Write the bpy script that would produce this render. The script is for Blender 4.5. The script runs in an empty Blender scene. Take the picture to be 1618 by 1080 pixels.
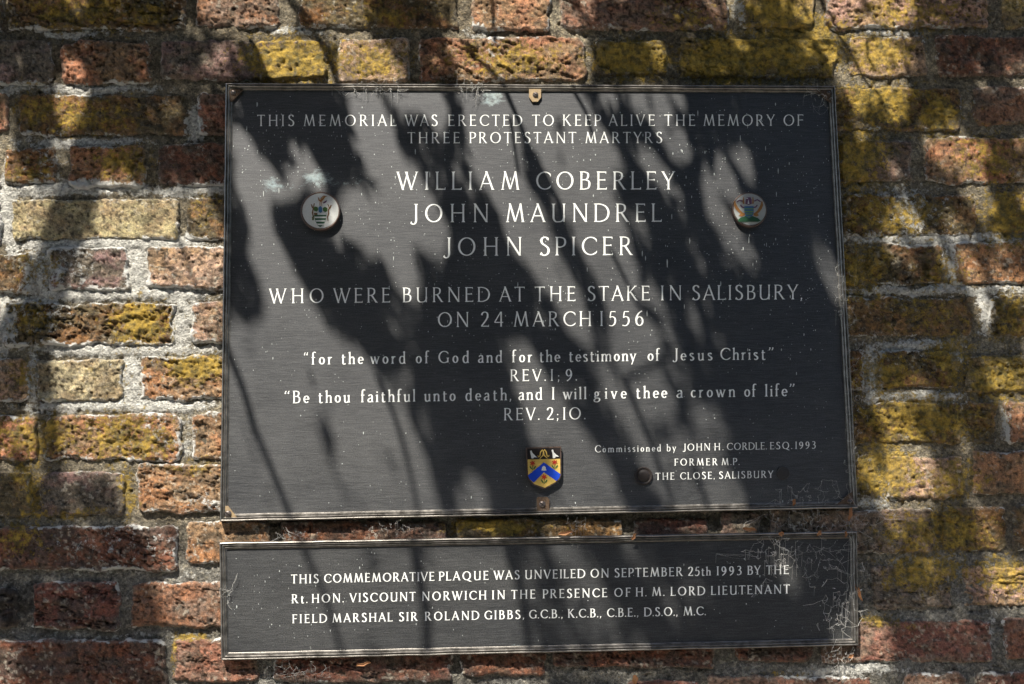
import bpy, math, random
import numpy as np
from mathutils import Matrix, Vector

# ------------------------------------------------------------------ camera
F = 1850.0                                  # focal length in photograph pixels
MPP = 0.00086                               # metres per pixel at the picture centre
CZ = 1.5                                    # height of the picture centre above ground
_a = np.array([27272.4, -266.2, F]); _a /= np.linalg.norm(_a)
_u = np.array([-269.9, -14504.4, F]); _u -= _a * (_u @ _a); _u /= np.linalg.norm(_u)
_y = np.cross(_u, _a)
Rw = np.array([_a, _y, _u])                 # camera coords (right, down, fwd) -> world
D = F * MPP
fwd = Rw @ np.array([0, 0, 1.0])
CAM = np.array([0, 0, CZ]) - fwd * D
scene = bpy.context.scene
col = scene.collection
cam_data = bpy.data.cameras.new('camera')
cam = bpy.data.objects.new('camera', cam_data); col.objects.link(cam)
cx_, cy_, cz_ = Rw @ np.array([1, 0, 0.]), -(Rw @ np.array([0, 1, 0.])), -fwd
cam.matrix_world = Matrix([[cx_[i], cy_[i], cz_[i], CAM[i]] for i in range(3)] + [[0, 0, 0, 1]])
cam_data.sensor_width = 36; cam_data.lens = 36 * F / 1618
cam_data.clip_start = 0.02; cam_data.clip_end = 300
scene.camera = cam

# ------------------------------------------------------------------ light
SUN = np.array([0.33, 0.60, -1.0]); SUN /= np.linalg.norm(SUN)      # direction the light travels
w = bpy.data.worlds.new('World'); scene.world = w; w.use_nodes = True
nt = w.node_tree; nt.nodes.clear()
sky = nt.nodes.new('ShaderNodeTexSky'); sky.sky_type = 'NISHITA'; sky.sun_disc = False
sky.sun_elevation = math.asin(-SUN[2]); sky.sun_rotation = math.atan2(-SUN[0], -SUN[1])
sky.air_density = 1.0; sky.dust_density = 1.2; sky.ozone_density = 1.0
bg = nt.nodes.new('ShaderNodeBackground'); bg.inputs['Strength'].default_value = 0.15
out = nt.nodes.new('ShaderNodeOutputWorld')
nt.links.new(sky.outputs[0], bg.inputs[0]); nt.links.new(bg.outputs[0], out.inputs[0])
sd = bpy.data.lights.new('sun', 'SUN'); sd.energy = 4.6; sd.angle = math.radians(0.6); sd.color = (1, 0.95, 0.84)
so = bpy.data.objects.new('sun', sd); col.objects.link(so)
so.rotation_euler = Vector(SUN).to_track_quat('-Z', 'Y').to_euler(); so.location = (-2, -4, 8)
vs = scene.view_settings
vs.view_transform = 'Standard'; vs.look = 'None'; vs.gamma = 1.0; vs.use_curve_mapping = False
vs.exposure = 1.32

# ------------------------------------------------------------------ helpers
random.seed(7); RNG = np.random.default_rng(11)

def P(px, py, depth=0.0):
    """photo pixel -> world point on the vertical plane `depth` metres in front of the wall face"""
    px = np.asarray(px, float); py = np.asarray(py, float); depth = np.asarray(depth, float)
    px, py, depth = np.broadcast_arrays(px, py, depth)
    d = np.stack([(px - 809) / F, (py - 540) / F, np.ones_like(px)], -1) @ Rw.T
    t = (-depth - CAM[1]) / d[..., 1]
    return CAM + d * t[..., None]

def topx(x, z):
    """wall point -> photo pixel"""
    v = np.stack([x, np.zeros_like(x), z], -1) - CAM
    c = v @ Rw
    return c[..., 0] / c[..., 2] * F + 809, c[..., 1] / c[..., 2] * F + 540

def _h(ix, iy, s):
    n = (ix.astype(np.int64) * 374761393 + iy.astype(np.int64) * 668265263 + s * 974634777) & 0x7fffffff
    n = ((n ^ (n >> 13)) * 1274126177) & 0x7fffffff
    n = ((n ^ (n >> 16)) * 1103515245) & 0x7fffffff
    return ((n >> 8) & 0xffff) / 65535.0

def vn(x, y, s=0):
    ix = np.floor(x); iy = np.floor(y); fx = x - ix; fy = y - iy
    fx = fx * fx * fx * (fx * (fx * 6 - 15) + 10); fy = fy * fy * fy * (fy * (fy * 6 - 15) + 10)
    a = _h(ix, iy, s); b = _h(ix + 1, iy, s); c = _h(ix, iy + 1, s); d = _h(ix + 1, iy + 1, s)
    return (a + (b - a) * fx) * (1 - fy) + (c + (d - c) * fx) * fy

def fbm(x, y, o=4, s=0):
    x = np.asarray(x, float); y = np.asarray(y, float)
    r = 0; a = 1.0; t = 0
    for k in range(o):
        r = r + a * (vn(x * 2 ** k + 17.3 * k, y * 2 ** k - 9.1 * k, s + k) - .5); t += a; a *= .5
    return r / t * 2          # about -1..1

def sm(a, b, x):
    t = np.clip((x - a) / (b - a), 0, 1); return t * t * (3 - 2 * t)

def new_obj(name, verts, faces, mat=None, parent=None, smooth=False):
    me = bpy.data.meshes.new(name)
    me.from_pydata([tuple(map(float, v)) for v in verts], [], faces)
    if smooth: me.polygons.foreach_set('use_smooth', [True] * len(me.polygons))
    if mat: me.materials.append(mat)
    o = bpy.data.objects.new(name, me); col.objects.link(o)
    if parent: o.parent = parent; o.matrix_parent_inverse = parent.matrix_world.inverted() if False else Matrix.Translation(-Vector(parent.location))
    return o

def quad_mesh(name, co, quads, mat=None, parent=None, smooth=True, attrs=None):
    """fast mesh from numpy arrays; attrs: {name: (n,4) float array}"""
    me = bpy.data.meshes.new(name)
    k = quads.shape[1]
    me.vertices.add(len(co)); me.vertices.foreach_set('co', np.ascontiguousarray(co, np.float32).ravel())
    me.loops.add(quads.size); me.loops.foreach_set('vertex_index', np.ascontiguousarray(quads, np.int32).ravel())
    me.polygons.add(len(quads)); me.polygons.foreach_set('loop_start', np.arange(0, quads.size, k, dtype=np.int32))
    me.update(calc_edges=True)
    if smooth: me.polygons.foreach_set('use_smooth', np.ones(len(quads), bool))
    for n, arr in (attrs or {}).items():
        at = me.attributes.new(n, 'FLOAT_COLOR', 'POINT')
        at.data.foreach_set('color', np.ascontiguousarray(arr, np.float32).ravel())
    if mat: me.materials.append(mat)
    o = bpy.data.objects.new(name, me); col.objects.link(o)
    if parent: o.parent = parent; o.matrix_parent_inverse = Matrix.Translation(-Vector(parent.location))
    return o

def grid_quads(nx, ny, off=0):
    i = np.arange(nx - 1)[None, :] + np.arange(ny - 1)[:, None] * nx
    return (np.stack([i, i + nx, i + nx + 1, i + 1], -1).reshape(-1, 4) + off)

def empty(name, loc, label, cat, group=None):
    o = bpy.data.objects.new(name, None); col.objects.link(o); o.location = [float(v) for v in loc]
    o.empty_display_size = .05
    return tag(o, label, cat, group)

def tag(o, label=None, cat=None, group=None, kind=None):
    if label: o['label'] = label
    if cat: o['category'] = cat
    if group: o['group'] = group
    if kind: o['kind'] = kind
    return o

def tube(pts, r, n=5):
    """verts, faces of a tapered tube along pts (r scalar or list)"""
    pts = np.asarray(pts, float); r = np.broadcast_to(np.asarray(r, float), (len(pts),))
    vs_, fs = [], []
    t = np.gradient(pts, axis=0); t /= np.linalg.norm(t, axis=1, keepdims=True) + 1e-12
    for i, p in enumerate(pts):
        up = np.array([0, 0, 1.]) if abs(t[i][2]) < .9 else np.array([1., 0, 0])
        a = np.cross(t[i], up); a /= np.linalg.norm(a); b = np.cross(t[i], a)
        for k in range(n):
            an = 2 * math.pi * k / n
            vs_.append(p + r[i] * (math.cos(an) * a + math.sin(an) * b))
    for i in range(len(pts) - 1):
        for k in range(n):
            k2 = (k + 1) % n
            fs.append((i * n + k, i * n + k2, (i + 1) * n + k2, (i + 1) * n + k))
    fs.append(tuple(range(n))[::-1]); fs.append(tuple((len(pts) - 1) * n + k for k in range(n)))
    return vs_, fs

class MB:
    def __init__(s): s.v = []; s.f = []
    def add(s, v, f):
        o = len(s.v); s.v += list(v); s.f += [tuple(i + o for i in q) for q in f]; return s
    def build(s, name, mat, parent=None, smooth=False): return new_obj(name, s.v, s.f, mat, parent, smooth)

def extrude_px(poly, d0, d1):
    """prism whose outline is given in photo pixels, between depths d0 (back) and d1 (front)"""
    n = len(poly)
    a = [P(x, y, d1) for x, y in poly]
    b = [p + np.array([0, d1 - d0, 0]) for p in a]
    v = a + b
    f = [tuple(range(n))[::-1], tuple(range(n, 2 * n))] + [(i, (i + 1) % n, n + (i + 1) % n, n + i) for i in range(n)]
    return v, f

# ------------------------------------------------------------------ node material helper
class NM:
    def __init__(s, name):
        s.m = bpy.data.materials.new(name); s.m.use_nodes = True
        s.t = s.m.node_tree; s.t.nodes.clear()
        s.o = s.n('ShaderNodeOutputMaterial'); s.b = s.n('ShaderNodeBsdfPrincipled')
        s.l(s.b.outputs[0], s.o.inputs[0])
        s.geo = s.n('ShaderNodeNewGeometry').outputs['Position']
    def n(s, k, **kw):
        x = s.t.nodes.new(k)
        for a, b in kw.items(): setattr(x, a, b)
        return x
    def l(s, a, b): s.t.links.new(a, b)
    def noise(s, scale, detail=4, rough=.6, vec=None, dist=0.0, stretch=None):
        x = s.n('ShaderNodeTexNoise'); x.inputs['Scale'].default_value = scale
        x.inputs['Detail'].default_value = detail; x.inputs['Roughness'].default_value = rough
        x.inputs['Distortion'].default_value = dist
        v = vec or s.geo
        if stretch:
            mp = s.n('ShaderNodeMapping'); mp.inputs['Scale'].default_value = stretch; s.l(v, mp.inputs[0]); v = mp.outputs[0]
        s.l(v, x.inputs['Vector']); return x.outputs[0]
    def ramp(s, f, stops):
        r = s.n('ShaderNodeValToRGB'); e = r.color_ramp.elements
        while len(e) < len(stops): e.new(.5)
        for el, (p, c) in zip(e, stops):
            el.position = p; el.color = (*c, 1) if isinstance(c, tuple) else (c, c, c, 1)
        s.l(f, r.inputs[0]); return r.outputs[0]
    def math(s, op, a, b=None, c=None, clamp=False):
        x = s.n('ShaderNodeMath', operation=op, use_clamp=clamp)
        for i, v in enumerate((a, b, c)):
            if v is None: continue
            if isinstance(v, (int, float)): x.inputs[i].default_value = v
            else: s.l(v, x.inputs[i])
        return x.outputs[0]
    def mix(s, f, a, b, mode='MIX'):
        x = s.n('ShaderNodeMix', data_type='RGBA', blend_type=mode)
        for i, v in ((0, f), (6, a), (7, b)):
            if isinstance(v, (int, float)): x.inputs[i].default_value = v if i == 0 else (v, v, v, 1)
            elif isinstance(v, tuple): x.inputs[i].default_value = (*v, 1)
            else: s.l(v, x.inputs[i])
        return x.outputs[2]
    def attr(s, name):
        a = s.n('ShaderNodeAttribute'); a.attribute_name = name
        sp = s.n('ShaderNodeSeparateColor'); s.l(a.outputs['Color'], sp.inputs[0])
        return a.outputs['Color'], sp.outputs[0], sp.outputs[1], sp.outputs[2]
    def bump(s, h, strength, dist):
        b = s.n('ShaderNodeBump'); b.inputs['Strength'].default_value = strength; b.inputs['Distance'].default_value = dist
        s.l(h, b.inputs['Height']); s.l(b.outputs[0], s.b.inputs['Normal'])
    def set(s, **kw):
        for k, v in kw.items():
            k = {'base': 'Base Color', 'rough': 'Roughness', 'metal': 'Metallic', 'spec': 'Specular IOR Level', 'ior': 'IOR'}.get(k, k)
            if isinstance(v, tuple): s.b.inputs[k].default_value = (*v, 1)
            elif isinstance(v, (int, float)): s.b.inputs[k].default_value = v
            else: s.l(v, s.b.inputs[k])
        return s

def wall_mat(name, mortar):
    m = NM(name)
    base, *_ = m.attr('base'); _, lich, lime, soot = m.attr('masks')
    fine = m.noise(620, 6, .85); mid = m.noise(170, 7, .72); gran = m.noise(1700, 2, .6); big = m.noise(45, 4, .6)
    c = m.mix(.7, base, m.ramp(mid, [(.3, (.30, .28, .27)), (.5, (.95, .95, .95)), (.68, (1.9, 1.75, 1.5))]), 'MULTIPLY')
    c = m.mix(.62, c, m.ramp(fine, [(.36, (.22, .22, .24)), (.5, (1, 1, 1)), (.64, (2.1, 2.0, 1.85))]), 'MULTIPLY')
    # pale grit and dark pits
    vor = m.n('ShaderNodeTexVoronoi'); vor.inputs['Scale'].default_value = 420; m.l(m.geo, vor.inputs['Vector'])
    grit = m.ramp(vor.outputs['Distance'], [(.08, .75 if mortar else .45), (.22, 0.0)])
    grit = m.math('MULTIPLY', grit, m.ramp(big, [(.45, 0.0), (.6, 1.0)]))
    c = m.mix(grit, c, (.5, .47, .42))
    # lime / mortar smear
    th = m.math('ADD', lime, m.math('MULTIPLY', m.math('SUBTRACT', m.noise(110, 6, .75), .5), 1.9))
    lf = m.ramp(th, [(.44, 0.0), (.58, .92)])
    c = m.mix(lf, c, m.mix(fine, (.31, .30, .28), (.90, .88, .83)))
    if mortar:
        vg = m.n('ShaderNodeTexVoronoi'); vg.inputs['Scale'].default_value = 380; m.l(m.geo, vg.inputs['Vector'])
        sg = m.n('ShaderNodeSeparateColor'); m.l(vg.outputs['Color'], sg.inputs[0])
        c = m.mix(.75, c, m.ramp(sg.outputs[0], [(0.0, (.42, .41, .40)), (.45, (.85, .84, .82)), (1.0, (1.35, 1.33, 1.28))]), 'MULTIPLY')
    # lichen
    tl = m.math('ADD', m.math('MULTIPLY', lich, 1.08), m.math('MULTIPLY', m.math('SUBTRACT', m.noise(120, 8, .80), .5), 2.7))
    ll = m.ramp(tl, [(.42, 0.0), (.64, .86)])
    lc = m.mix(m.ramp(m.noise(95, 5, .7), [(.38, 0.0), (.62, 1.0)]), (.13, .105, .035), (.54, .35, .055))
    lc = m.mix(.7, lc, m.ramp(fine, [(.3, .4), (.7, 1.5)]), 'MULTIPLY')
    c = m.mix(ll, c, lc)
    # soot, dirt
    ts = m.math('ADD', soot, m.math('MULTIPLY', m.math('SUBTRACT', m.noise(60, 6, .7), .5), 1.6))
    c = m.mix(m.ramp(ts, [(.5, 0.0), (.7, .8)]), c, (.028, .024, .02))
    h = m.math('ADD', m.math('MULTIPLY', fine, .5), m.math('ADD', m.math('MULTIPLY', mid, 1.0), m.math('MULTIPLY', gran, .35)))
    if mortar: h = m.math('ADD', h, m.math('MULTIPLY', m.math('ADD', sg.outputs[0], vg.outputs['Distance']), .45))
    h = m.math('ADD', h, m.math('MULTIPLY', ll, .25))
    h = m.math('ADD', h, m.math('MULTIPLY', lf, .3))
    m.bump(h, 1.0, .0040 if mortar else .0032)
    m.set(base=c, rough=.92, spec=.25)
    return m.m

M_BRICK = wall_mat('brick_clay', False); M_MORTAR = wall_mat('lime_mortar', True)

# ------------------------------------------------------------------ fields over the wall (photo pixels)
def blob(x, y, L):
    r = np.zeros_like(x, dtype=float)
    for cx, cy, rx, ry, a in L:
        r = np.maximum(r, a * np.exp(-(((x - cx) / rx) ** 2 + ((y - cy) / ry) ** 2)))
    return r
LICH = [(460, 95, 90, 45, .85), (590, 95, 70, 40, .62), (800, 95, 120, 40, .55), (1000, 92, 80, 40, .9), (1150, 92, 90, 45, .95),
        (1260, 70, 90, 60, .95), (1390, 85, 70, 45, .72), (1220, 15, 60, 40, .8), (1450, 20, 130, 40, .55), (1090, 25, 80, 30, .5), (610, 20, 90, 35, .5),
        (130, 20, 160, 40, .5), (230, 25, 60, 25, .6), (1390, 165, 90, 45, .72), (1480, 180, 60, 50, .68), (1350, 250, 60, 80, .7), (1560, 250, 90, 60, .5),
        (1400, 340, 110, 50, .62), (1590, 340, 60, 60, .7), (1360, 430, 60, 60, .65), (1480, 430, 60, 50, .5), (1600, 500, 50, 60, .58),
        (1450, 500, 120, 50, .45), (1390, 590, 70, 50, .6), (1500, 570, 50, 70, .65), (1580, 600, 70, 50, .66), (1450, 660, 130, 50, .68), (1400, 740, 70, 60, .75),
        (1500, 760, 60, 50, .6), (1480, 840, 120, 50, .62), (1460, 900, 80, 40, .7), (1590, 910, 60, 40, .68), (1390, 978, 30, 12, .8), (1440, 985, 60, 12, .55),
        (120, 180, 130, 40, .52), (60, 175, 60, 40, .55), (190, 260, 60, 40, .62), (50, 265, 50, 35, .5), (220, 510, 60, 45, .8), (50, 500, 50, 40, .55), (310, 580, 60, 30, .85),
        (150, 600, 80, 40, .48), (60, 690, 90, 50, .62), (200, 690, 90, 50, .64), (310, 740, 60, 20, .45), (45, 745, 40, 40, .55), (30, 850, 60, 45, .6), (40, 600, 40, 40, .5),
        (205, 780, 16, 50, .7), (55, 780, 16, 50, .6), (60, 420, 60, 40, .45), (300, 1005, 40, 8, .8), (274, 1030, 8, 50, .7), (780, 832, 90, 16, .9), (330, 330, 40, 40, .4), (100, 810, 100, 12, .55), (1240, 1062, 60, 8, .4)]
LIME = [(120, 300, 150, 14, .75), (330, 300, 100, 12, .7), (10, 340, 20, 70, .8), (180, 385, 170, 14, .78), (215, 430, 22, 60, .8), (60, 430, 30, 50, .7), (180, 465, 170, 14, .8),
        (290, 510, 22, 50, .8), (10, 510, 20, 50, .7), (190, 552, 170, 14, .85), (208, 600, 22, 50, .8), (52, 600, 14, 50, .6), (190, 642, 170, 14, .72), (100, 430, 50, 60, .5), (60, 490, 60, 60, .5),
        (130, 225, 130, 14, .5), (70, 255, 40, 60, .42), (310, 200, 18, 40, .6), (140, 140, 140, 10, .55), (20, 138, 30, 10, .6), (100, 50, 110, 8, .45), (285, 35, 20, 20, .3),
        (1450, 378, 160, 12, .6), (1495, 420, 14, 60, .6), (1430, 335, 90, 50, .52), (1480, 458, 160, 10, .62), (1550, 495, 14, 40, .7), (1375, 590, 16, 60, .7), (1450, 624, 80, 10, .72),
        (1440, 545, 90, 12, .55), (1560, 378, 80, 10, .5), (1580, 455, 60, 10, .6), (1515, 570, 10, 15, .7), (1585, 670, 12, 40, .5), (1380, 790, 50, 20, .42), (150, 340, 170, 60, .12),
        (250, 690, 80, 60, .4), (330, 790, 60, 14, .5), (200, 860, 130, 40, .35), (1340, 1060, 120, 14, .5), (1570, 1000, 16, 60, .3), (180, 1003, 180, 8, .35), (190, 905, 200, 10, .3),
        (460, 50, 80, 10, .45), (750, 50, 30, 14, .45), (780, 90, 20, 40, .4), (1400, 50, 100, 10, .4), (1170, 20, 14, 30, .6), (250, 600, 300, 160, .25)]
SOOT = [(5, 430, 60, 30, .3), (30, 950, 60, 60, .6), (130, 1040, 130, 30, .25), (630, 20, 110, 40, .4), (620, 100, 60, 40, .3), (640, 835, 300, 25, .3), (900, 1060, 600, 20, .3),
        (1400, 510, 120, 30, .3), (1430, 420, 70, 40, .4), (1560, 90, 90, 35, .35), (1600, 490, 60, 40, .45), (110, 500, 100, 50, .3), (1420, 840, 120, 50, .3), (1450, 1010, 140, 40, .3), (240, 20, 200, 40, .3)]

def masks(x, y, mortar):
    wx = x + 14 * fbm(x / 50, y / 50, 3, 71); wy = y + 10 * fbm(x / 50, y / 50, 3, 72)
    out_ = sm(0, 120, -x) + sm(1618, 1740, x) + sm(0, 120, -y) + sm(1080, 1200, y)
    out_ = np.clip(out_, 0, 1)
    g = .25 + .22 * fbm(x / 160, y / 160, 3, 5)
    li = blob(wx, wy, LICH) * (.95 if mortar else 1.0); lm = blob(wx, wy, LIME) * (1.0 if mortar else .8); so_ = blob(wx, wy, SOOT)
    if mortar: lm = np.maximum(lm * 1.6, .10)
    li = li * (1 - out_) + g * out_ + .04; lm = lm * (1 - out_) + out_ * .25
    return np.stack([li, lm, so_ + .08, np.ones_like(x)], -1)

# ------------------------------------------------------------------ brick wall
wall = empty('brick_wall', (0, 0, 0), 'weathered old red brick wall with lichen and crumbling lime mortar behind both dark plaques', 'wall')
TYPE = dict(R=(.215, .085, .055), O=(.40, .185, .10), B=(.24, .125, .055), P=(.28, .185, .15), Y=(.32, .23, .085), T=(.47, .37, .245), D=(.07, .055, .05), N=(.43, .28, .21), K=(.30, .140, .088))
BR = [  # x0, y0, x1, y1, type, roughness, cracks
 (-190,-30,5,46,'B',1,0),(13,-30,293,47,'B',1.6,1),(307,-30,440,44,'K',2,.4),(472,-30,726,45,'B',1,0),(747,-30,868,47,'O',1.2,.3),(884,-30,1150,46,'K',1,.6),(1165,-30,1285,43,'Y',.8,0),(1308,-30,1563,45,'N',1.5,.4),(1585,-30,1800,45,'Y',1,0),
 (-60,63,83,135,'P',.8,0),(98,64,238,134,'O',2.2,0),(252,62,517,127,'P',1,.3),(535,60,646,129,'N',.9,0),(664,60,925,129,'O',1.4,1),(941,64,1057,119,'Y',1,.7),(1075,58,1322,124,'Y',1.2,.5),(1342,57,1462,121,'N',1,.4),(1478,56,1740,121,'R',1,0),
 (-120,148,12,207,'O',1,0),(28,148,297,213,'B',.9,0),(311,147,440,212,'K',1.3,.3),(1270,138,1518,206,'B',1.1,.3),(1535,134,1800,200,'K',.6,.2),
 (5,233,92,293,'B',1.3,0),(110,229,231,297,'O',1.5,0),(250,225,500,296,'R',.8,.2),(1326,220,1440,288,'P',.7,0),(1462,217,1720,290,'O',1,0),
 (-130,315,4,378,'P',1,0),(20,315,280,378,'T',.5,.2),(294,312,420,378,'B',1.2,0),(1330,306,1545,376,'B',1.3,0),(1572,300,1700,369,'B',1,0),
 (-80,400,50,463,'B',1,0),(76,390,206,461,'P',1.3,.2),(230,388,500,456,'N',1.2,.3),(1240,386,1357,450,'B',1,0),(1369,386,1488,449,'B',1.6,0),(1501,380,1760,450,'O',.7,0),
 (9,478,276,547,'B',2.2,.7),(301,478,420,542,'N',1.2,.3),(1270,469,1537,533,'B',.8,0),(1562,466,1700,532,'B',1.4,0),
 (-80,566,48,633,'N',1.1,0),(60,568,196,634,'T',1.1,.2),(221,561,480,634,'O',1.6,.6),(1240,552,1364,616,'B',1,0),(1388,552,1505,615,'B',1,.3),(1524,560,1800,622,'Y',1.3,.5),
 (-100,657,60,726,'O',1.6,0),(72,656,287,728,'O',1.7,.3),(304,652,440,726,'O',1.4,.3),(1300,634,1575,703,'B',1.4,.4),(1587,631,1760,700,'O',1.3,0),
 (-80,745,48,815,'B',.8,0),(62,745,197,816,'P',.7,0),(217,733,490,809,'O',1.5,.7),(1260,722,1391,789,'B',1.2,0),(1399,718,1524,789,'N',1.1,.2),(1535,712,1800,781,'O',.7,.1),
 (-60,831,281,901,'R',1,.6),(294,824,426,891,'O',.7,.2),(446,823,704,890,'R',1,.3),(722,820,984,886,'B',1,.2),(1002,818,1122,882,'R',1,0),(1140,810,1200,878,'P',1,0),(1214,804,1477,874,'P',1.2,.2),(1489,801,1589,871,'B',1.3,.2),(1602,796,1800,868,'B',1,0),
 (-90,930,28,992,'D',2,.5),(52,920,188,995,'R',1,.8),(205,919,480,992,'K',1,.5),(1377,892,1502,963,'P',1,.2),(1519,893,1800,960,'N',1.2,.7),
 (-140,1012,-40,1080,'R',1,0),(-20,1011,262,1100,'R',1.2,.3),(272,1009,407,1076,'K',1.3,.4),(432,1008,713,1077,'R',1,.3),(728,1008,863,1069,'R',1,.3),(873,1008,1130,1056,'R',1.3,.4),(1160,992,1285,1046,'R',1,.2),(1296,979,1567,1049,'K',.8,.3),(1585,973,1800,1042,'K',.9,.1),
 (287,1094,560,1160,'R',1,.2),(575,1094,700,1160,'R',1,.2),(716,1085,980,1155,'R',1,.2),(995,1075,1105,1140,'R',1,.2),(1120,1068,1382,1130,'R',1,.2),(1425,1064,1525,1130,'K',1,.2),(1540,1062,1800,1130,'R',1,.2),(-20,1118,262,1180,'R',1,.2),
]
_n0 = len(BR)
for b in list(BR):          # carry each course on to both ends of the detailed stretch of wall
    h_ = b[3] - b[1]
    def ov(o): return min(o[3], b[3]) - max(o[1], b[1]) > .4 * h_
    if b[0] > -175 and b[0] < 300 and not any(o is not b and ov(o) and o[2] <= b[0] + 4 for o in BR):
        BR.append((-193, b[1], max(b[0] - 13, -150), b[3], 'BRKO'[len(BR) % 4], 1, 0))
    if b[2] < 1775 and b[2] > 1250 and not any(o is not b and ov(o) and o[0] >= b[2] - 4 for o in BR):
        BR.append((b[2] + 13, b[1] - 3, 1803, b[3] - 3, 'OBRK'[len(BR) % 4], 1, 0))
def make_brick(i, b, step=1.65, name='brick', world=False):
    x0, y0, x1, y1, ty, rg, ck = b
    x0 -= 2; x1 += 2; y0 -= 2; y1 += 1.5
    r = random.Random(i * 13 + 5)
    pad = 4
    nx = int((x1 - x0 + 2 * pad) / step) + 1; ny = int((y1 - y0 + 2 * pad) / step) + 1
    gx, gy = np.meshgrid(np.linspace(x0 - pad, x1 + pad, nx), np.linspace(y0 - pad, y1 + pad, ny))
    cx, cy = (x0 + x1) / 2, (y0 + y1) / 2; hx, hy = (x1 - x0) / 2, (y1 - y0) / 2
    s = i * 7
    wx = gx + (3.5 + 2.2 * rg) * fbm(gx / 22, gy / 22, 4, s) ; wy = gy + (3.0 + 2.0 * rg) * fbm(gx / 26, gy / 18, 4, s + 1)
    rad = 6 + 9 * r.random()
    qx = np.abs(wx - cx) - hx + rad; qy = np.abs(wy - cy) - hy + rad
    e = -(np.hypot(np.maximum(qx, 0), np.maximum(qy, 0)) + np.minimum(np.maximum(qx, qy), 0) - rad)   # >0 inside
    proud = .0015 + .003 * r.random()
    h = -.010 + (.010 + proud) * sm(-2.5, 3.5 + 4 * r.random(), e + 1.5 * fbm(gx / 6, gy / 6, 2, s + 2))
    ins = sm(0, 8, e)
    h += ins * (.0024 * rg * fbm(gx / 30, gy / 22, 4, s + 3) + .0015 * rg * fbm(gx / 9, gy / 7, 3, s + 4) + .0009 * fbm(gx / 3, gy / 3, 2, s + 5))
    h += ((wx - cx) / hx * r.uniform(-.0008, .0008) + (wy - cy) / hy * r.uniform(-.0006, .0008))
    crack = np.zeros_like(h)
    if ck > 0:
        an = r.uniform(-.35, .1)
        ux = gx * math.cos(an) - gy * math.sin(an); uy = gx * math.sin(an) + gy * math.cos(an)
        n1 = fbm(ux / 60, uy / 15, 4, s + 8)
        rid = 1 - np.abs(n1) / .06
        crack = np.clip(rid, 0, 1) * ins * sm(-.1, .3, fbm(gx / 70, gy / 50, 2, s + 9) + (ck - .4))
        h -= crack * .0032 * min(1, ck + .3)
        h += ins * .0022 * ck * (sm(-.1, .1, n1) - .5)
    pits = sm(.42, .6, fbm(gx / 5, gy / 5, 2, s + 12)) * ins
    h -= pits * .0012 * rg
    co = P(gx, gy, 0).reshape(-1, 3); co[:, 1] = -h.ravel()
    base = np.array(TYPE[ty]) * np.array([r.uniform(.88, 1.12)] * 3) * np.array([1, r.uniform(.92, 1.1), r.uniform(.9, 1.12)])
    v1 = fbm(gx / 60, gy / 30, 4, s + 20)[..., None]; v2 = fbm(gx / 14, gy / 12, 4, s + 21)[..., None]
    alt = np.array({'R': (.12, .075, .06), 'O': (.30, .19, .11), 'B': (.13, .10, .055), 'P': (.17, .14, .11), 'Y': (.26, .19, .10), 'T': (.36, .27, .16), 'D': (.12, .09, .07), 'N': (.38, .25, .15), 'K': (.24, .16, .12)}[ty])
    k = np.clip(.5 + 1.5 * v1 + .9 * v2, 0, 1)
    bc = base * k + alt * (1 - k)
    crust = (sm(-.05, .5, fbm(gx / 24, gy / 18, 5, s + 30)) * (.35 + .4 * r.random()))[..., None]
    bc = bc * (1 - crust) + np.array((.085, .072, .052)) * crust
    gritw = (sm(.30, .48, fbm(gx / 5.5, gy / 5, 2, s + 31)) * (.12 + .42 * sm(-.2, .4, fbm(gx / 60, gy / 40, 2, s + 32))))[..., None]
    bc = bc * (1 - gritw) + np.array((.50, .46, .38)) * gritw
    gritd = (sm(.28, .46, fbm(gx / 5, gy / 4.5, 2, s + 33)) * .7)[..., None]
    bc = bc * (1 - gritd) + np.array((.04, .032, .026)) * gritd
    h -= gritd[..., 0] * ins * .0006
    co[:, 1] = -h.ravel()
    bc = bc * (1 - .65 * crack[..., None]) * (1 - .4 * pits[..., None])
    ec = sm(9, 0, e)[..., None]
    bc = bc * (1 - .35 * ec) + np.array((.25, .23, .2)) * .35 * ec
    bc = np.concatenate([bc, np.ones_like(v1)], -1)
    mk = masks(gx, gy, False)
    if ty in 'RK' and gy.mean() > 820: mk[..., 0] -= .1
    if ty == 'T': mk[..., 0] *= .5; mk[..., 1] *= .4
    if i == 10: mk[..., 0] = 0
    mk[..., 1] += .5 * sm(11, 0, e) * (.6 + .8 * fbm(gx / 30, gy / 30, 3, s + 40)) + .10; mk[..., 0] += .12 * fbm(gx / 18, gy / 14, 4, s + 41); mk[..., 2] += .12 * r.random()
    return co, grid_quads(nx, ny), dict(base=bc.reshape(-1, 4), masks=mk.reshape(-1, 4))
for i, b in enumerate(BR):
    co, q, at = make_brick(i, b)
    o = quad_mesh('brick', co, q, M_BRICK, wall, True, at)
    if b[4] == 'T' and i < 40: o['label'] = 'smooth pale buff brick among the red ones'

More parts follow.
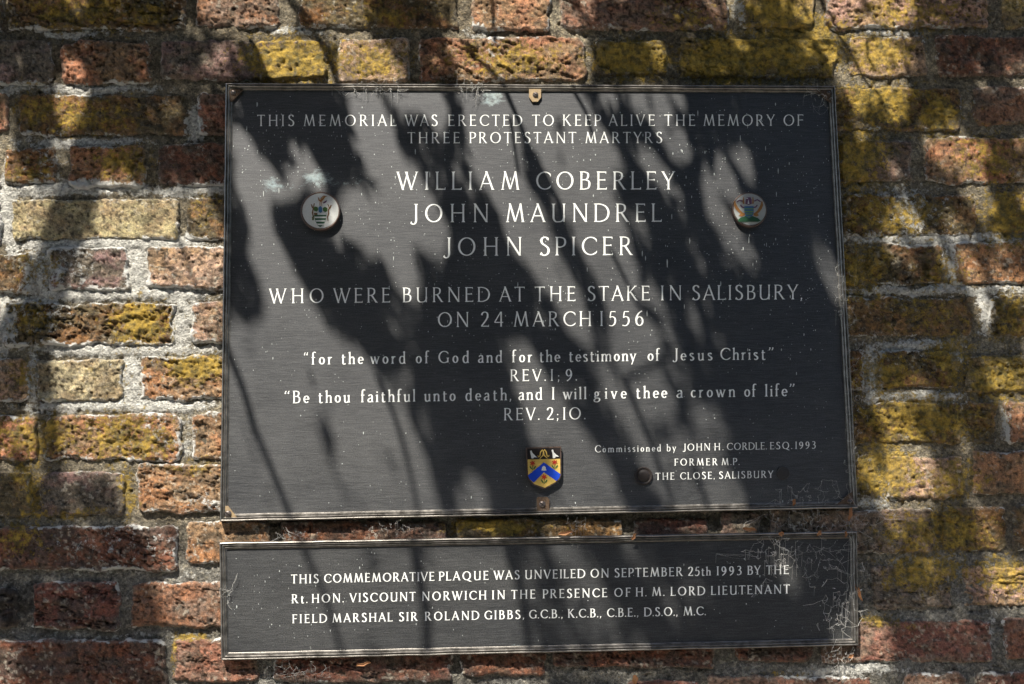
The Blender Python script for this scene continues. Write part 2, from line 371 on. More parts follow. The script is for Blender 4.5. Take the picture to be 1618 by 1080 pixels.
# mortar sheet (nothing behind the plaques but its rim)
MX0, MX1, MY0, MY1 = -200, 1810, -34, 1180
def mortar_patch(x0, x1, y0, y1, step):
    nx = int((x1 - x0) / step) + 1; ny = int((y1 - y0) / step) + 1
    gx, gy = np.meshgrid(np.linspace(x0, x1, nx), np.linspace(y0, y1, ny))
    lime = blob(gx, gy, LIME)
    h = -.0024 + .0032 * sm(.2, .8, lime) + .0018 * sm(1300, 1360, gx) + .0016 * fbm(gx / 40, gy / 40, 3, 91) + .0016 * fbm(gx / 10, gy / 9, 4, 92) + .0007 * fbm(gx / 3.2, gy / 3.2, 2, 93)
    h -= .003 * sm(.5, .75, fbm(gx / 16, gy / 12, 3, 95))
    co = P(gx, gy, 0).reshape(-1, 3); co[:, 1] = -h.ravel()
    t = np.clip(.5 + fbm(gx / 90, gy / 60, 4, 96)[..., None] * .8, 0, 1)
    low = sm(760, 960, gy)[..., None]
    bc = (np.array((.27, .24, .185)) * t + np.array((.15, .125, .09)) * (1 - t)) * (1 - low) + (np.array((.26, .255, .24)) * t + np.array((.15, .14, .12)) * (1 - t)) * low
    bc = bc * (1 + .5 * fbm(gx / 7, gy / 7, 3, 97)[..., None])
    bc = np.concatenate([bc, np.ones_like(t)], -1)
    return co, grid_quads(nx, ny), bc.reshape(-1, 4), masks(gx, gy, True).reshape(-1, 4)
cs, qs, bs, ms = [], [], [], []; off = 0
for reg in ((MX0, 372, MY0, MY1, 1.9), (372, 1300, MY0, 150, 1.9), (1300, MX1, MY0, MY1, 1.9), (372, 1300, 800, 880, 1.9), (372, 1300, 880, 1000, 12), (372, 1300, 150, 800, 12), (372, 1300, 1000, MY1, 1.9)):
    co, q, b_, m_ = mortar_patch(*reg); cs.append(co); qs.append(q + off); bs.append(b_); ms.append(m_); off += len(co)
quad_mesh('mortar', np.concatenate(cs), np.concatenate(qs), M_MORTAR, wall, True, dict(base=np.concatenate(bs), masks=np.concatenate(ms)))

# the rest of the wall, outside the photograph: coarser bricks joined, and mortar round the detailed part
def far_bricks():
    cs, qs, bs, ms = [], [], [], []; off = 0
    xs0 = P(MX0, 540)[0]; xs1 = P(1790, 540)[0]; zt = P(809, -33)[2]; zb = P(809, 1110)[2]
    rh = .0735; z = zt + .006 - 40 * rh; row = 0; r = random.Random(3); zb = P(809, 1178)[2]
    while z < .01: z += rh; row += 1
    while z < 2.56:
        x = -3.2 - (row % 2) * .08; k = 0
        while x < 3.2:
            L = .225 if (k + row) % 2 else .105
            cx, cz = x + L / 2, z + .031
            a, b_ = topx(np.array([x, x + L]), np.array([cz, cz]))
            inside = False; xa, xb = x, x + L; lx = P(MX0 + 4, 540)[0] - .004; rx = P(1806, 540)[0] + .006
            if zb - .02 < cz < zt:
                if xa < 0: xb = min(xb, lx)
                else: xa = max(xa, rx)
                if x + L > lx and x < lx: pass
                inside = xb - xa < .025 or (x > lx and x + L < rx)
            cx = (xa + xb) / 2; L_ = xb - xa
            if not inside:
                hx, hz = L_ / 2, .031; n = 8 if L > .2 else 5
                u = np.concatenate([[-1.0], np.linspace(-.94, .94, n), [1.0]]); v = np.array([-1, -.86, -.3, .3, .86, 1.0])
                U, V = np.meshgrid(u, v)
                edge = (np.abs(U) > .97) | (np.abs(V) > .97)
                Y = np.where(edge, .008, -.0025 - .002 * r.random()) + .0012 * fbm(U * 3 + cx * 40, V * 2 + cz * 40, 2, 3)
                co = np.stack([cx + U * hx, Y, cz + V * hz], -1).reshape(-1, 3)
                q = grid_quads(len(u), len(v), off)[:, ::-1]; off += len(co)
                ty = r.choice('RROBPKNBR'); bc = np.array([*TYPE[ty], 1.0]) * r.uniform(.5, .85)
                cs.append(co); qs.append(q); bs.append(np.tile(bc, (len(co), 1)))
                ms.append(np.tile([.15 + .3 * r.random() * (cz > 1.2), .28, .3, 1], (len(co), 1)))
            x += L + .0105; k += 1
        z += rh; row += 1
    o = quad_mesh('outer_bricks', np.concatenate(cs), np.concatenate(qs), M_BRICK, wall, True, dict(base=np.concatenate(bs), masks=np.concatenate(ms)))
    tag(o, kind='stuff')
    # outer mortar: four strips round the detailed sheet, plus wall body behind
    bm = MB()
    def strip(x0, x1, z0, z1, y): bm.add([(x0, y, z0), (x1, y, z0), (x1, y, z1), (x0, y, z1)], [(0, 1, 2, 3)])
    strip(-3.25, 3.25, -.1, 2.62, .0135)
    bm.add([(-3.25, .0135, 2.62), (3.25, .0135, 2.62), (3.25, .24, 2.62), (-3.25, .24, 2.62), (-3.25, .24, -.1), (3.25, .24, -.1), (-3.25, .0135, -.1), (3.25, .0135, -.1)],
           [(0, 1, 2, 3), (3, 2, 5, 4), (0, 3, 4, 6), (1, 7, 5, 2)])
    o = bm.build('wall_core', M_CORE, wall)
    bm = MB(); A = [P(MX0, MY0), P(MX1, MY0), P(MX1, MY1), P(MX0, MY1)]
    x0, x1, z0, z1 = -3.25, 3.25, -.1, 2.62
    O_ = [(x0, .0038, z1), (x1, .0038, z1), (x1, .0038, z0), (x0, .0038, z0)]
    A = [(p[0], .0038, p[2]) for p in A]
    bm.add(O_ + A, [(0, 4, 5, 1), (1, 5, 6, 2), (2, 6, 7, 3), (3, 7, 4, 0)])
    bm.build('outer_mortar', M_CORE, wall)
_m = NM('plain_mortar'); _m.set(base=_m.ramp(_m.noise(60, 6, .7), [(.3, (.14, .13, .11)), (.7, (.34, .32, .28))]), rough=.95); _m.bump(_m.noise(300, 5, .7), .8, .003); M_CORE = _m.m
far_bricks()

# ------------------------------------------------------------------ plaque materials
def panel_mat(name, tone):
    m = NM(name)
    _, dust, stain, drip = m.attr('masks')
    brush = m.noise(1.0, 4, .6, stretch=(60, 60, 1900)); brush2 = m.noise(1.0, 3, .6, stretch=(1500, 60, 90))
    cloud = m.noise(14, 6, .65); fine = m.noise(700, 4, .7)
    dark = m.mix(cloud, (.005, .0065, .009), (.010, .011, .012))
    c = m.mix(m.math('MULTIPLY', m.ramp(m.math('ADD', m.math('MULTIPLY', brush, .6), m.math('MULTIPLY', fine, .4)), [(.45, 0.0), (.66, 1.0)]), .06), dark, (.5, .5, .5))
    c = m.mix(m.math('MULTIPLY', dust, m.ramp(fine, [(.3, .0), (.7, .10)])), c, (.42, .40, .36))
    speck = m.n('ShaderNodeTexVoronoi'); speck.inputs['Scale'].default_value = 150
    mp = m.n('ShaderNodeMapping'); mp.inputs['Scale'].default_value = (1, 1, .55); m.l(m.geo, mp.inputs[0]); m.l(mp.outputs[0], speck.inputs['Vector'])
    sp = m.math('MULTIPLY', m.ramp(speck.outputs['Distance'], [(.05, 1.0), (.11, 0.0)]), m.ramp(m.noise(37, 3, .6), [(.5, 0.0), (.62, .55)]))
    c = m.mix(sp, c, (.42, .44, .42))
    st = m.math('ADD', stain, m.math('MULTIPLY', m.math('SUBTRACT', m.noise(130, 6, .75, stretch=(1, 1, 1.6)), .5), 1.3))
    sf = m.ramp(st, [(.42, 0.0), (.75, .75)])
    sf = m.math('MULTIPLY', sf, m.ramp(stain, [(.05, 0.0), (.3, 1.0)]))
    c = m.mix(sf, c, m.mix(m.noise(60, 3), (.20, .30, .36), (.42, .46, .40)))
    r = m.ramp(cloud, [(.3, tone[1] - .03), (.7, tone[1] + .05)])
    r = m.math('ADD', r, m.math('MULTIPLY', brush, .06)); r = m.math('ADD', r, m.math('MULTIPLY', sf, .25))
    m.set(base=c, rough=r, spec=.5)
    h = m.math('ADD', m.math('MULTIPLY', brush, 1.0), m.math('ADD', m.math('MULTIPLY', brush2, .4), m.math('MULTIPLY', fine, .5)))
    m.bump(h, .45, .0004)
    nrm = m.b.inputs['Normal'].links[0].from_socket
    df = m.n('ShaderNodeBsdfDiffuse'); gl = m.n('ShaderNodeBsdfAnisotropic'); gl.distribution = 'BECKMANN'; ad = m.n('ShaderNodeAddShader')
    m.l(c, df.inputs['Color']); m.l(nrm, df.inputs['Normal']); m.l(nrm, gl.inputs['Normal']); m.l(r, gl.inputs['Roughness'])
    f0 = m.mix(m.math('MULTIPLY', m.ramp(m.noise(7, 5, .7), [(.3, 0.0), (.7, 1.0)]), .5), tuple(tone[0] * q for q in (1.02, 1.0, 1.06)), tuple(tone[0] * q * .6 for q in (.98, 1.0, 1.1)))
    f0 = m.mix(m.math('MULTIPLY', m.ramp(m.math('ADD', m.math('MULTIPLY', brush, .5), m.math('MULTIPLY', fine, .5)), [(.38, 0.0), (.62, 1.0)]), .38), f0, tuple(tone[0] * 1.9 for _ in range(3)))
    m.l(f0, gl.inputs['Color']); m.l(df.outputs[0], ad.inputs[0]); m.l(gl.outputs[0], ad.inputs[1]); m.l(ad.outputs[0], m.o.inputs[0])
    return m.m
M_PANEL = panel_mat('dark_enamelled_metal', (.056, .57)); M_PANEL2 = panel_mat('dull_dark_metal', (.038, .58))
def metal(name, c1, c2, rough, metallic=.85, dirt=.3, scale=90):
    m = NM(name); n_ = m.noise(scale, 6, .7); f = m.noise(900, 4, .7)
    c = m.mix(m.ramp(n_, [(.35, 0.0), (.65, 1.0)]), c1, c2)
    c = m.mix(m.math('MULTIPLY', m.ramp(f, [(.5, 0.0), (.65, 1.0)]), dirt), c, (.32, .30, .27))
    m.set(base=c, rough=m.ramp(n_, [(.3, rough - .08), (.7, rough + .12)]), metal=metallic); m.bump(f, .5, .0004); return m.m
M_FRAME = metal('weathered_bronze_frame', (.11, .10, .09), (.26, .24, .22), .40, .85, .3)
M_BRASS = metal('tarnished_brass', (.42, .30, .16), (.26, .18, .10), .55, .3, .4, 200)
M_RUST = metal('rusty_brass', (.10, .055, .026), (.045, .028, .018), .75, .2, .2, 250)
M_SCREW = metal('old_screw_steel', (.09, .075, .07), (.16, .13, .12), .45, .8, .2, 300)
def paint(name, c, rough=.45, var=.25, metallic=0.0):
    m = NM(name); f = m.noise(1100, 4, .7)
    m.set(base=m.mix(var, c, m.ramp(f, [(.3, .35), (.7, 1.4)]), 'MULTIPLY'), rough=rough, metal=metallic); m.bump(f, .2, .0001); return m.m
_m = NM('white_letter_paint'); _f = _m.noise(500, 5, .75)
_m.set(base=_m.mix(_m.ramp(_f, [(.60, 0.0), (.75, .55)]), (.78, .78, .76), (.25, .25, .24)), rough=.6); _m.bump(_f, .2, .0001); M_LET = _m.m
M_WHITE = paint('white_enamel', (.60, .60, .58), .28, .3); M_SHADED_WHITE = paint('shaded_white_enamel', (.36, .37, .36), .3, .3); M_GREEN = paint('green_enamel', (.02, .075, .035)); M_LGREEN = paint('light_green_enamel', (.15, .26, .10))  # pale enamel: white greyed, shade on the right badge put into its colour
M_BLUE = paint('blue_enamel', (.015, .06, .48), .3); M_PALEBLUE = paint('steel_blue_enamel', (.05, .13, .26), .3); M_GOLD = paint('gold_enamel', (.68, .46, .12), .35, .25, .2)
M_BLACK = paint('black_enamel', (.018, .014, .014), .35); M_RED = paint('red_enamel', (.40, .03, .02), .35); M_BROWN = paint('brown_enamel', (.16, .08, .035), .4)
M_ORANGE = paint('amber_enamel', (.28, .13, .04), .4); M_DGREEN = paint('dark_green_enamel', (.05, .11, .03), .4); M_PURPLE = paint('plum_enamel', (.12, .05, .11), .4)
M_RIM = metal('worn_copper_rim', (.08, .05, .042), (.17, .12, .10), .45, .7, .2, 200)

# ------------------------------------------------------------------ plaques
PD, FD = .0100, .0145                      # panel face and frame face, metres proud of the wall
def frame_bars(corners, par, width=.0098):
    """four mitred bars of a moulded profile round the outer corners (photo px, TL TR BR BL)"""
    c = [P(x, y, FD) for x, y in corners]
    prof = [(0, 0.0), (0, .0122), (.0007, .0138), (.0017, FD), (.0024, .0142), (.0030, .0128), (.0034, .0127), (.0040, .0138), (.0046, .0139), (.0060, .0121), (.0064, .0121), (.0070, .0127), (.0075, .0126), (.0088, .0106), (width, .0103), (width, PD - .001)]
    cen = sum(c) / 4
    for k in range(4):
        A, B = c[k], c[(k + 1) % 4]; prev, nxt = c[k - 1], c[(k + 2) % 4]
        def un(v): return v / np.linalg.norm(v)
        d = un(B - A)
        def inward(p, e1, e2):          # mitre vector at p between edges e1,e2 for unit offset
            b = un(e1) + un(e2); s = np.linalg.norm(np.cross(un(e1), un(e2)))
            return b / s
        ma = inward(A, B - A, prev - A); mb = inward(B, A - B, nxt - B)
        v = []
        L = np.linalg.norm(B - A); n = int(L / .02) + 2
        jit = [RNG.normal(0, .00012, 2) for _ in range(n)]
        for j in range(n):
            t = j / (n - 1)
            for (o_, h) in prof:
                p = (A + ma * o_) * (1 - t) + (B + mb * o_) * t
                v.append((p[0] + (jit[j][0] if 0 < j < n - 1 else 0), -h, p[2] + (jit[j][1] if 0 < j < n - 1 else 0)))
        m_ = len(prof)
        f = [(j * m_ + i, (j + 1) * m_ + i, (j + 1) * m_ + i + 1, j * m_ + i + 1) for j in range(n - 1) for i in range(m_ - 1)]
        new_obj('frame_bar', v, f, M_FRAME, par)
    inner = []
    for k in range(4):
        A = c[k]; e1 = c[(k + 1) % 4] - A; e2 = c[k - 1] - A
        b = e1 / np.linalg.norm(e1) + e2 / np.linalg.norm(e2)
        inner.append(A + b * (width - .0015))
    return inner

def panel(par, inner, mat, dustL, stainL, seed, step=.0028):
    TL, TR, BR_, BL = [np.array([p[0], -PD, p[2]]) for p in inner]
    nx = int((TR - TL)[0] / step); ny = int((TL - BL)[2] / step)
    u, v = np.meshgrid(np.linspace(0, 1, nx), np.linspace(0, 1, ny))
    u = u[..., None]; v = v[..., None]
    co = (TL * (1 - u) + TR * u) * (1 - v) + (BL * (1 - u) + BR_ * u) * v
    # slight buckling of the thin sheet
    px, py = topx(co[..., 0], co[..., 2])
    b = .0002 * fbm(px / 260, py / 160, 2, seed)
    co[..., 1] += b
    wx = px + 10 * fbm(px / 30, py / 30, 3, 4); wy = py + 8 * fbm(px / 30, py / 30, 3, 6)
    dust = np.clip(blob(wx, wy, dustL) + .35 + .35 * fbm(px / 90, py / 70, 3, seed + 3), 0, 1)
    st = blob(wx, wy, stainL)
    mk = np.stack([dust, st, st * 0, np.ones_like(st)], -1).reshape(-1, 4)
    o = quad_mesh('panel', co.reshape(-1, 3), grid_quads(nx, ny), mat, par, True, dict(masks=mk))
    # folded-back body so that the sheet has a thickness
    mb = MB(); q = [TL, TR, BR_, BL]
    mb.add([(p[0], -PD + .0025, p[2]) for p in q] + [(p[0], -.001, p[2]) for p in q], [(0, 1, 2, 3), (4, 7, 6, 5), (0, 4, 5, 1), (1, 5, 6, 2), (2, 6, 7, 3), (3, 7, 4, 0)])
    mb.build('backing_board', M_SCREW, par)
    return o

main = empty('memorial_plaque', P(852, 476), 'large dark framed memorial plaque with white roman capitals and three crests', 'plaque')
inner = frame_bars([(356, 130), (1320, 134.5), (1356.5, 803), (347, 824)], main)
panel(main, inner, M_PANEL,
      [(500, 300, 120, 30, .4), (600, 700, 260, 140, .35), (1335, 470, 25, 60, .8), (1260, 790, 110, 25, .8), (1345, 700, 15, 120, .9), (850, 805, 500, 8, .7), (540, 155, 100, 12, .4)],
      [(435, 292, 22, 14, .62), (505, 284, 32, 16, .68), (540, 292, 50, 7, .5), (470, 296, 60, 8, .45), (775, 160, 26, 16, .7), (862, 795, 20, 7, .5), (390, 745, 60, 4, .15), (440, 720, 18, 10, .28), (470, 765, 30, 8, .25), (790, 748, 14, 3, .55)], 21)
low = empty('unveiling_plaque', P(852, 940), 'long narrow dark framed plaque with three lines of white capitals, below the memorial plaque', 'plaque')
inner2 = frame_bars([(346, 856.5), (1355, 839), (1357.5, 1020), (349, 1043.5)], low, .0092)
panel(low, inner2, M_PANEL2,
      [(500, 950, 200, 120, .6), (700, 900, 200, 60, .5), (1230, 890, 60, 30, .9), (1335, 990, 40, 50, .9)],
      [(452, 1000, 10, 12, .3), (820, 1018, 16, 5, .5), (1070, 985, 4, 30, .25)], 33)

# ------------------------------------------------------------------ lettering (stroke built roman)
T_ = .125
def C_(cx, cy, rx, ry, a0, a1): return ('a', cx, cy, rx, ry, a0, a1)
G = {
 'A': (.80, [('l', .04, 0, .41, 1.02, .62), ('l', .37, 1.02, .74, 0, 1.0), ('h', .17, .62, .34), ('s', .06, 0), ('s', .74, 0)]),
 'B': (.56, [('v', .08, 0, 1), ('c', [(.06, .97), (.25, .97), (.42, .90), (.45, .75), (.38, .59), (.22, .54), (.08, .54)]), ('c', [(.08, .54), (.28, .54), (.48, .46), (.52, .28), (.45, .09), (.25, .03), (.06, .03)])]),
 'C': (.82, [C_(.50, .5, .46, .49, 48, 312), ('f', .80, .86, -.14), ('f', .81, .14, .10)]),
 'D': (.82, [('v', .08, 0, 1), ('c', [(.06, .97), (.32, .97), (.60, .86), (.75, .64), (.76, .40), (.64, .16), (.36, .03), (.06, .03)])]),
 'E': (.52, [('v', .08, 0, 1), ('h', .06, .48, .965), ('h', .08, .42, .53), ('h', .06, .50, .035), ('f', .48, .99, -.12), ('f', .43, .58, -.10), ('f', .51, 0, .13)]),
 'F': (.50, [('v', .08, 0, 1), ('h', .06, .48, .965), ('h', .08, .41, .51), ('f', .48, .99, -.12), ('f', .42, .56, -.10)]),
 'G': (.86, [C_(.50, .5, .46, .49, 48, 322), ('v', .79, 0.05, .44, 't'), ('f', .80, .86, -.14)]),
 'H': (.76, [('v', .08, 0, 1), ('v', .68, 0, 1), ('h', .08, .68, .51)]),
 'I': (.16, [('v', .08, 0, 1)]),
 'J': (.34, [('v', .26, .15, 1, 't'), ('c', [(.26, .25), (.255, .06), (.19, -.07), (.08, -.10), (-.02, -.04)]), ('f', -.01, -.06, .11)]),
 'K': (.70, [('v', .08, 0, 1), ('l', .56, 1, .12, .50, .6), ('l', .22, .60, .64, 0, 1.0), ('s', .57, 1), ('s', .65, 0)]),
 'L': (.52, [('v', .08, 0, 1), ('h', .06, .50, .035), ('f', .51, 0, .14)]),
 'M': (.96, [('l', .05, 0, .20, 1.0, .65), ('l', .18, 1.02, .48, .03, 1.0), ('l', .48, .03, .78, 1.02, .62), ('l', .76, 1.0, .90, 0, 1.0), ('s', .06, 0), ('s', .90, 0)]),
 'N': (.80, [('v', .08, 0, 1, 'b', .65), ('l', .06, 1.02, .72, 0, 1.0), ('v', .72, 0, 1, 't', .65)]),
 'O': (.98, [C_(.49, .5, .45, .49, 0, 360)]),
 'P': (.56, [('v', .08, 0, 1), ('c', [(.06, .97), (.28, .97), (.47, .89), (.52, .71), (.45, .53), (.26, .45), (.10, .46)])]),
 'Q': (1.02, [C_(.49, .5, .45, .49, 0, 360), ('l', .52, .06, .96, -.17, .9)]),
 'R': (.66, [('v', .08, 0, 1), ('c', [(.06, .97), (.27, .97), (.44, .90), (.48, .74), (.42, .58), (.25, .50), (.10, .50)]), ('l', .27, .52, .62, 0, 1.0), ('s', .63, 0)]),
 'S': (.50, [('c', [(.43, .85), (.36, .95), (.24, .985), (.11, .92), (.07, .78), (.13, .64), (.27, .54), (.41, .42), (.46, .26), (.40, .09), (.26, .015), (.12, .04), (.045, .14)], 1.15), ('f', .43, .96, -.16), ('f', .045, .03, .16)]),
 'T': (.68, [('v', .34, 0, 1, 'b'), ('h', .02, .66, .965), ('f', .03, .99, -.12), ('f', .65, .99, -.12)]),
 'U': (.74, [('v', .09, .30, 1, 't'), ('c', [(.09, .38), (.10, .18), (.20, .03), (.36, .01), (.54, .05), (.65, .20), (.66, .38)]), ('v', .66, 0, 1, 't', .75)]),
 'V': (.76, [('l', .04, 1, .39, -.01, 1.0), ('l', .37, -.01, .72, 1, .62), ('s', .05, 1), ('s', .71, 1)]),
 'W': (1.14, [('l', .04, 1, .34, -.01, 1.0), ('l', .32, -.01, .58, .95, .62), ('l', .50, 1, .80, -.01, 1.0), ('l', .78, -.01, 1.10, 1, .62), ('s', .05, 1), ('s', 1.09, 1), ('s', .52, 1)]),
 'Y': (.70, [('v', .36, 0, .46, 'b'), ('l', .04, 1, .37, .42, 1.0), ('l', .35, .42, .66, 1, .62), ('s', .05, 1), ('s', .65, 1)]),
 '0': (.98, [C_(.49, .5, .45, .49, 0, 360)]),
 '1': (.16, [('v', .08, 0, 1)]),
 '2': (.56, [('c', [(.06, .78), (.12, .93), (.27, .99), (.42, .92), (.46, .74), (.38, .50), (.20, .24), (.04, .04)]), ('h', .03, .52, .04), ('f', .52, .0, .14)]),
 '3': (.52, [('c', [(.07, .92), (.20, .98), (.36, .93), (.41, .78), (.34, .62), (.18, .54)]), ('c', [(.18, .54), (.36, .50), (.46, .34), (.42, .14), (.27, .02), (.12, .02), (.03, .09)])]),
 '4': (.64, [('l', .44, 1.0, .03, .30, .6), ('h', .02, .60, .29), ('v', .46, 0, 1, '')]),
 '5': (.52, [('l', .16, .95, .10, .56, .7), ('h', .15, .47, .96), ('c', [(.09, .56), (.25, .62), (.41, .54), (.46, .34), (.40, .13), (.24, .01), (.03, .04)])]),
 '6': (.62, [('c', [(.48, 1.0), (.27, .85), (.12, .60), (.07, .35)]), C_(.31, .31, .25, .31, 0, 360)]),
 '9': (.60, [C_(.29, .68, .24, .30, 0, 360), ('c', [(.53, .66), (.50, .40), (.35, .14), (.14, -.02)])]),
 '.': (.12, [('d', .06, .06, .075)]), ',': (.14, [('d', .07, .06, .07), ('l', .09, .06, .03, -.12, .5)]), ':': (.14, [('d', .07, .07, .07), ('d', .07, .42, .07)]),
 ';': (.14, [('d', .07, .42, .07), ('d', .07, .07, .07), ('l', .09, .06, .03, -.12, .5)]),
 '"': (.34, [('d', .08, .80, .065), ('l', .06, .82, .13, 1.0, .5), ('d', .27, .80, .065), ('l', .25, .82, .32, 1.0, .5)]),
 '^': (.34, [('d', .08, .95, .065), ('l', .10, .93, .03, .76, .5), ('d', .27, .95, .065), ('l', .29, .93, .22, .76, .5)]),
 'a': (.44, [('v', .36, 0, .44, 'r'), ('c', [(.36, .40), (.32, .56), (.20, .59), (.07, .50)]), ('c', [(.36, .34), (.16, .30), (.05, .17), (.11, .03), (.25, .03), (.36, .12)])]),
 'b': (.50, [('v', .08, 0, 1.0, 'L'), ('c', [(.08, .46), (.20, .58), (.38, .55), (.46, .30), (.38, .05), (.20, 0.0), (.08, .08)])]),
 'c': (.44, [C_(.27, .30, .22, .29, 50, 312)]),
 'd': (.52, [('v', .42, 0, 1.0, 'Lr'), ('c', [(.42, .48), (.30, .59), (.13, .55), (.05, .30), (.13, .05), (.28, .01), (.42, .12)])]),
 'e': (.48, [C_(.26, .30, .22, .29, -2, 318), ('h', .06, .46, .31)]),
 'f': (.36, [('v', .13, 0, .80, 'b'), ('c', [(.13, .74), (.15, .93), (.24, 1.01), (.36, .97)]), ('h', .02, .30, .575)]),
 'g': (.52, [C_(.22, .40, .17, .19, 0, 360), ('l', .33, .54, .50, .58, .6), ('c', [(.12, .24), (.08, .14), (.22, .08), (.42, .04), (.44, -.12), (.28, -.24), (.08, -.21), (.02, -.10), (.10, .0), (.24, .06)])]),
 'h': (.50, [('v', .08, 0, 1.0, 'Lb'), ('c', [(.08, .42), (.20, .56), (.34, .57), (.41, .44)]), ('v', .41, 0, .48, 'b')]),
 'i': (.16, [('v', .08, 0, .60, 'Lb'), ('d', .08, .80, .075)]),
 'l': (.16, [('v', .08, 0, 1.0, 'Lb')]),
 'm': (.82, [('v', .08, 0, .60, 'Lb'), ('c', [(.08, .42), (.20, .56), (.32, .57), (.40, .44)]), ('v', .40, 0, .48, 'b'), ('c', [(.40, .42), (.52, .56), (.64, .57), (.73, .44)]), ('v', .73, 0, .48, 'b')]),
 'n': (.50, [('v', .08, 0, .60, 'Lb'), ('c', [(.08, .42), (.20, .56), (.34, .57), (.41, .44)]), ('v', .41, 0, .48, 'b')]),
 'o': (.52, [C_(.26, .30, .22, .29, 0, 360)]),
 'r': (.34, [('v', .08, 0, .60, 'Lb'), ('c', [(.08, .40), (.18, .55), (.32, .56)], 1.2)]),
 's': (.34, [('c', [(.29, .50), (.20, .58), (.08, .54), (.06, .42), (.17, .32), (.29, .22), (.29, .08), (.17, .01), (.04, .07)], 1.15)]),
 't': (.34, [('v', .13, .10, .78, ''), ('c', [(.13, .16), (.16, .02), (.25, .0), (.34, .05)]), ('h', .02, .32, .575)]),
 'u': (.50, [('v', .09, .14, .60, 'L'), ('c', [(.09, .18), (.14, .03), (.26, .01), (.41, .12)]), ('v', .41, 0, .60, 'Lr')]),
 'v': (.46, [('l', .04, .60, .24, 0, 1.0), ('l', .22, 0, .42, .60, .62), ('s', .05, .6), ('s', .41, .6)]),
 'w': (.72, [('l', .04, .60, .22, 0, 1.0), ('l', .20, 0, .37, .56, .62), ('l', .33, .60, .51, 0, 1.0), ('l', .49, 0, .68, .60, .62), ('s', .05, .6), ('s', .67, .6)]),
 'y': (.46, [('l', .04, .60, .24, 0, 1.0), ('l', .43, .60, .12, -.28, .62), ('s', .05, .6), ('s', .41, .6)]),
}
BEAR = {}
for ch in 'OCGQDo0ce69b': BEAR[ch] = -.04
for ch in 'AVTYWLJPFvwyrf': BEAR[ch] = -.05
def catmull(p, n=6):
    p = np.array(p, float); q = np.vstack([2 * p[0] - p[1], p, 2 * p[-1] - p[-2]]); o_ = []
    for i in range(1, len(q) - 2):
        for k in range(n):
            t = k / n
            o_.append(.5 * ((2 * q[i]) + (-q[i - 1] + q[i + 1]) * t + (2 * q[i - 1] - 5 * q[i] + 4 * q[i + 1] - q[i + 2]) * t * t + (-q[i - 1] + 3 * q[i] - 3 * q[i + 1] + q[i + 2]) * t ** 3))
    o_.append(p[-1]); return np.array(o_)
def stroke(p, Tw, k=1.0):
    p = np.array(p); t = np.gradient(p, axis=0); t /= np.linalg.norm(t, axis=1, keepdims=True) + 1e-9
    wd = (Tw * .52 + Tw * .52 * np.abs(t[:, 1]) ** 1.6) * k
    n_ = np.stack([-t[:, 1], t[:, 0]], 1) * wd[:, None] / 2
    a, b = p + n_, p - n_
    return [[a[i], b[i], b[i + 1], a[i + 1]] for i in range(len(p) - 1)]
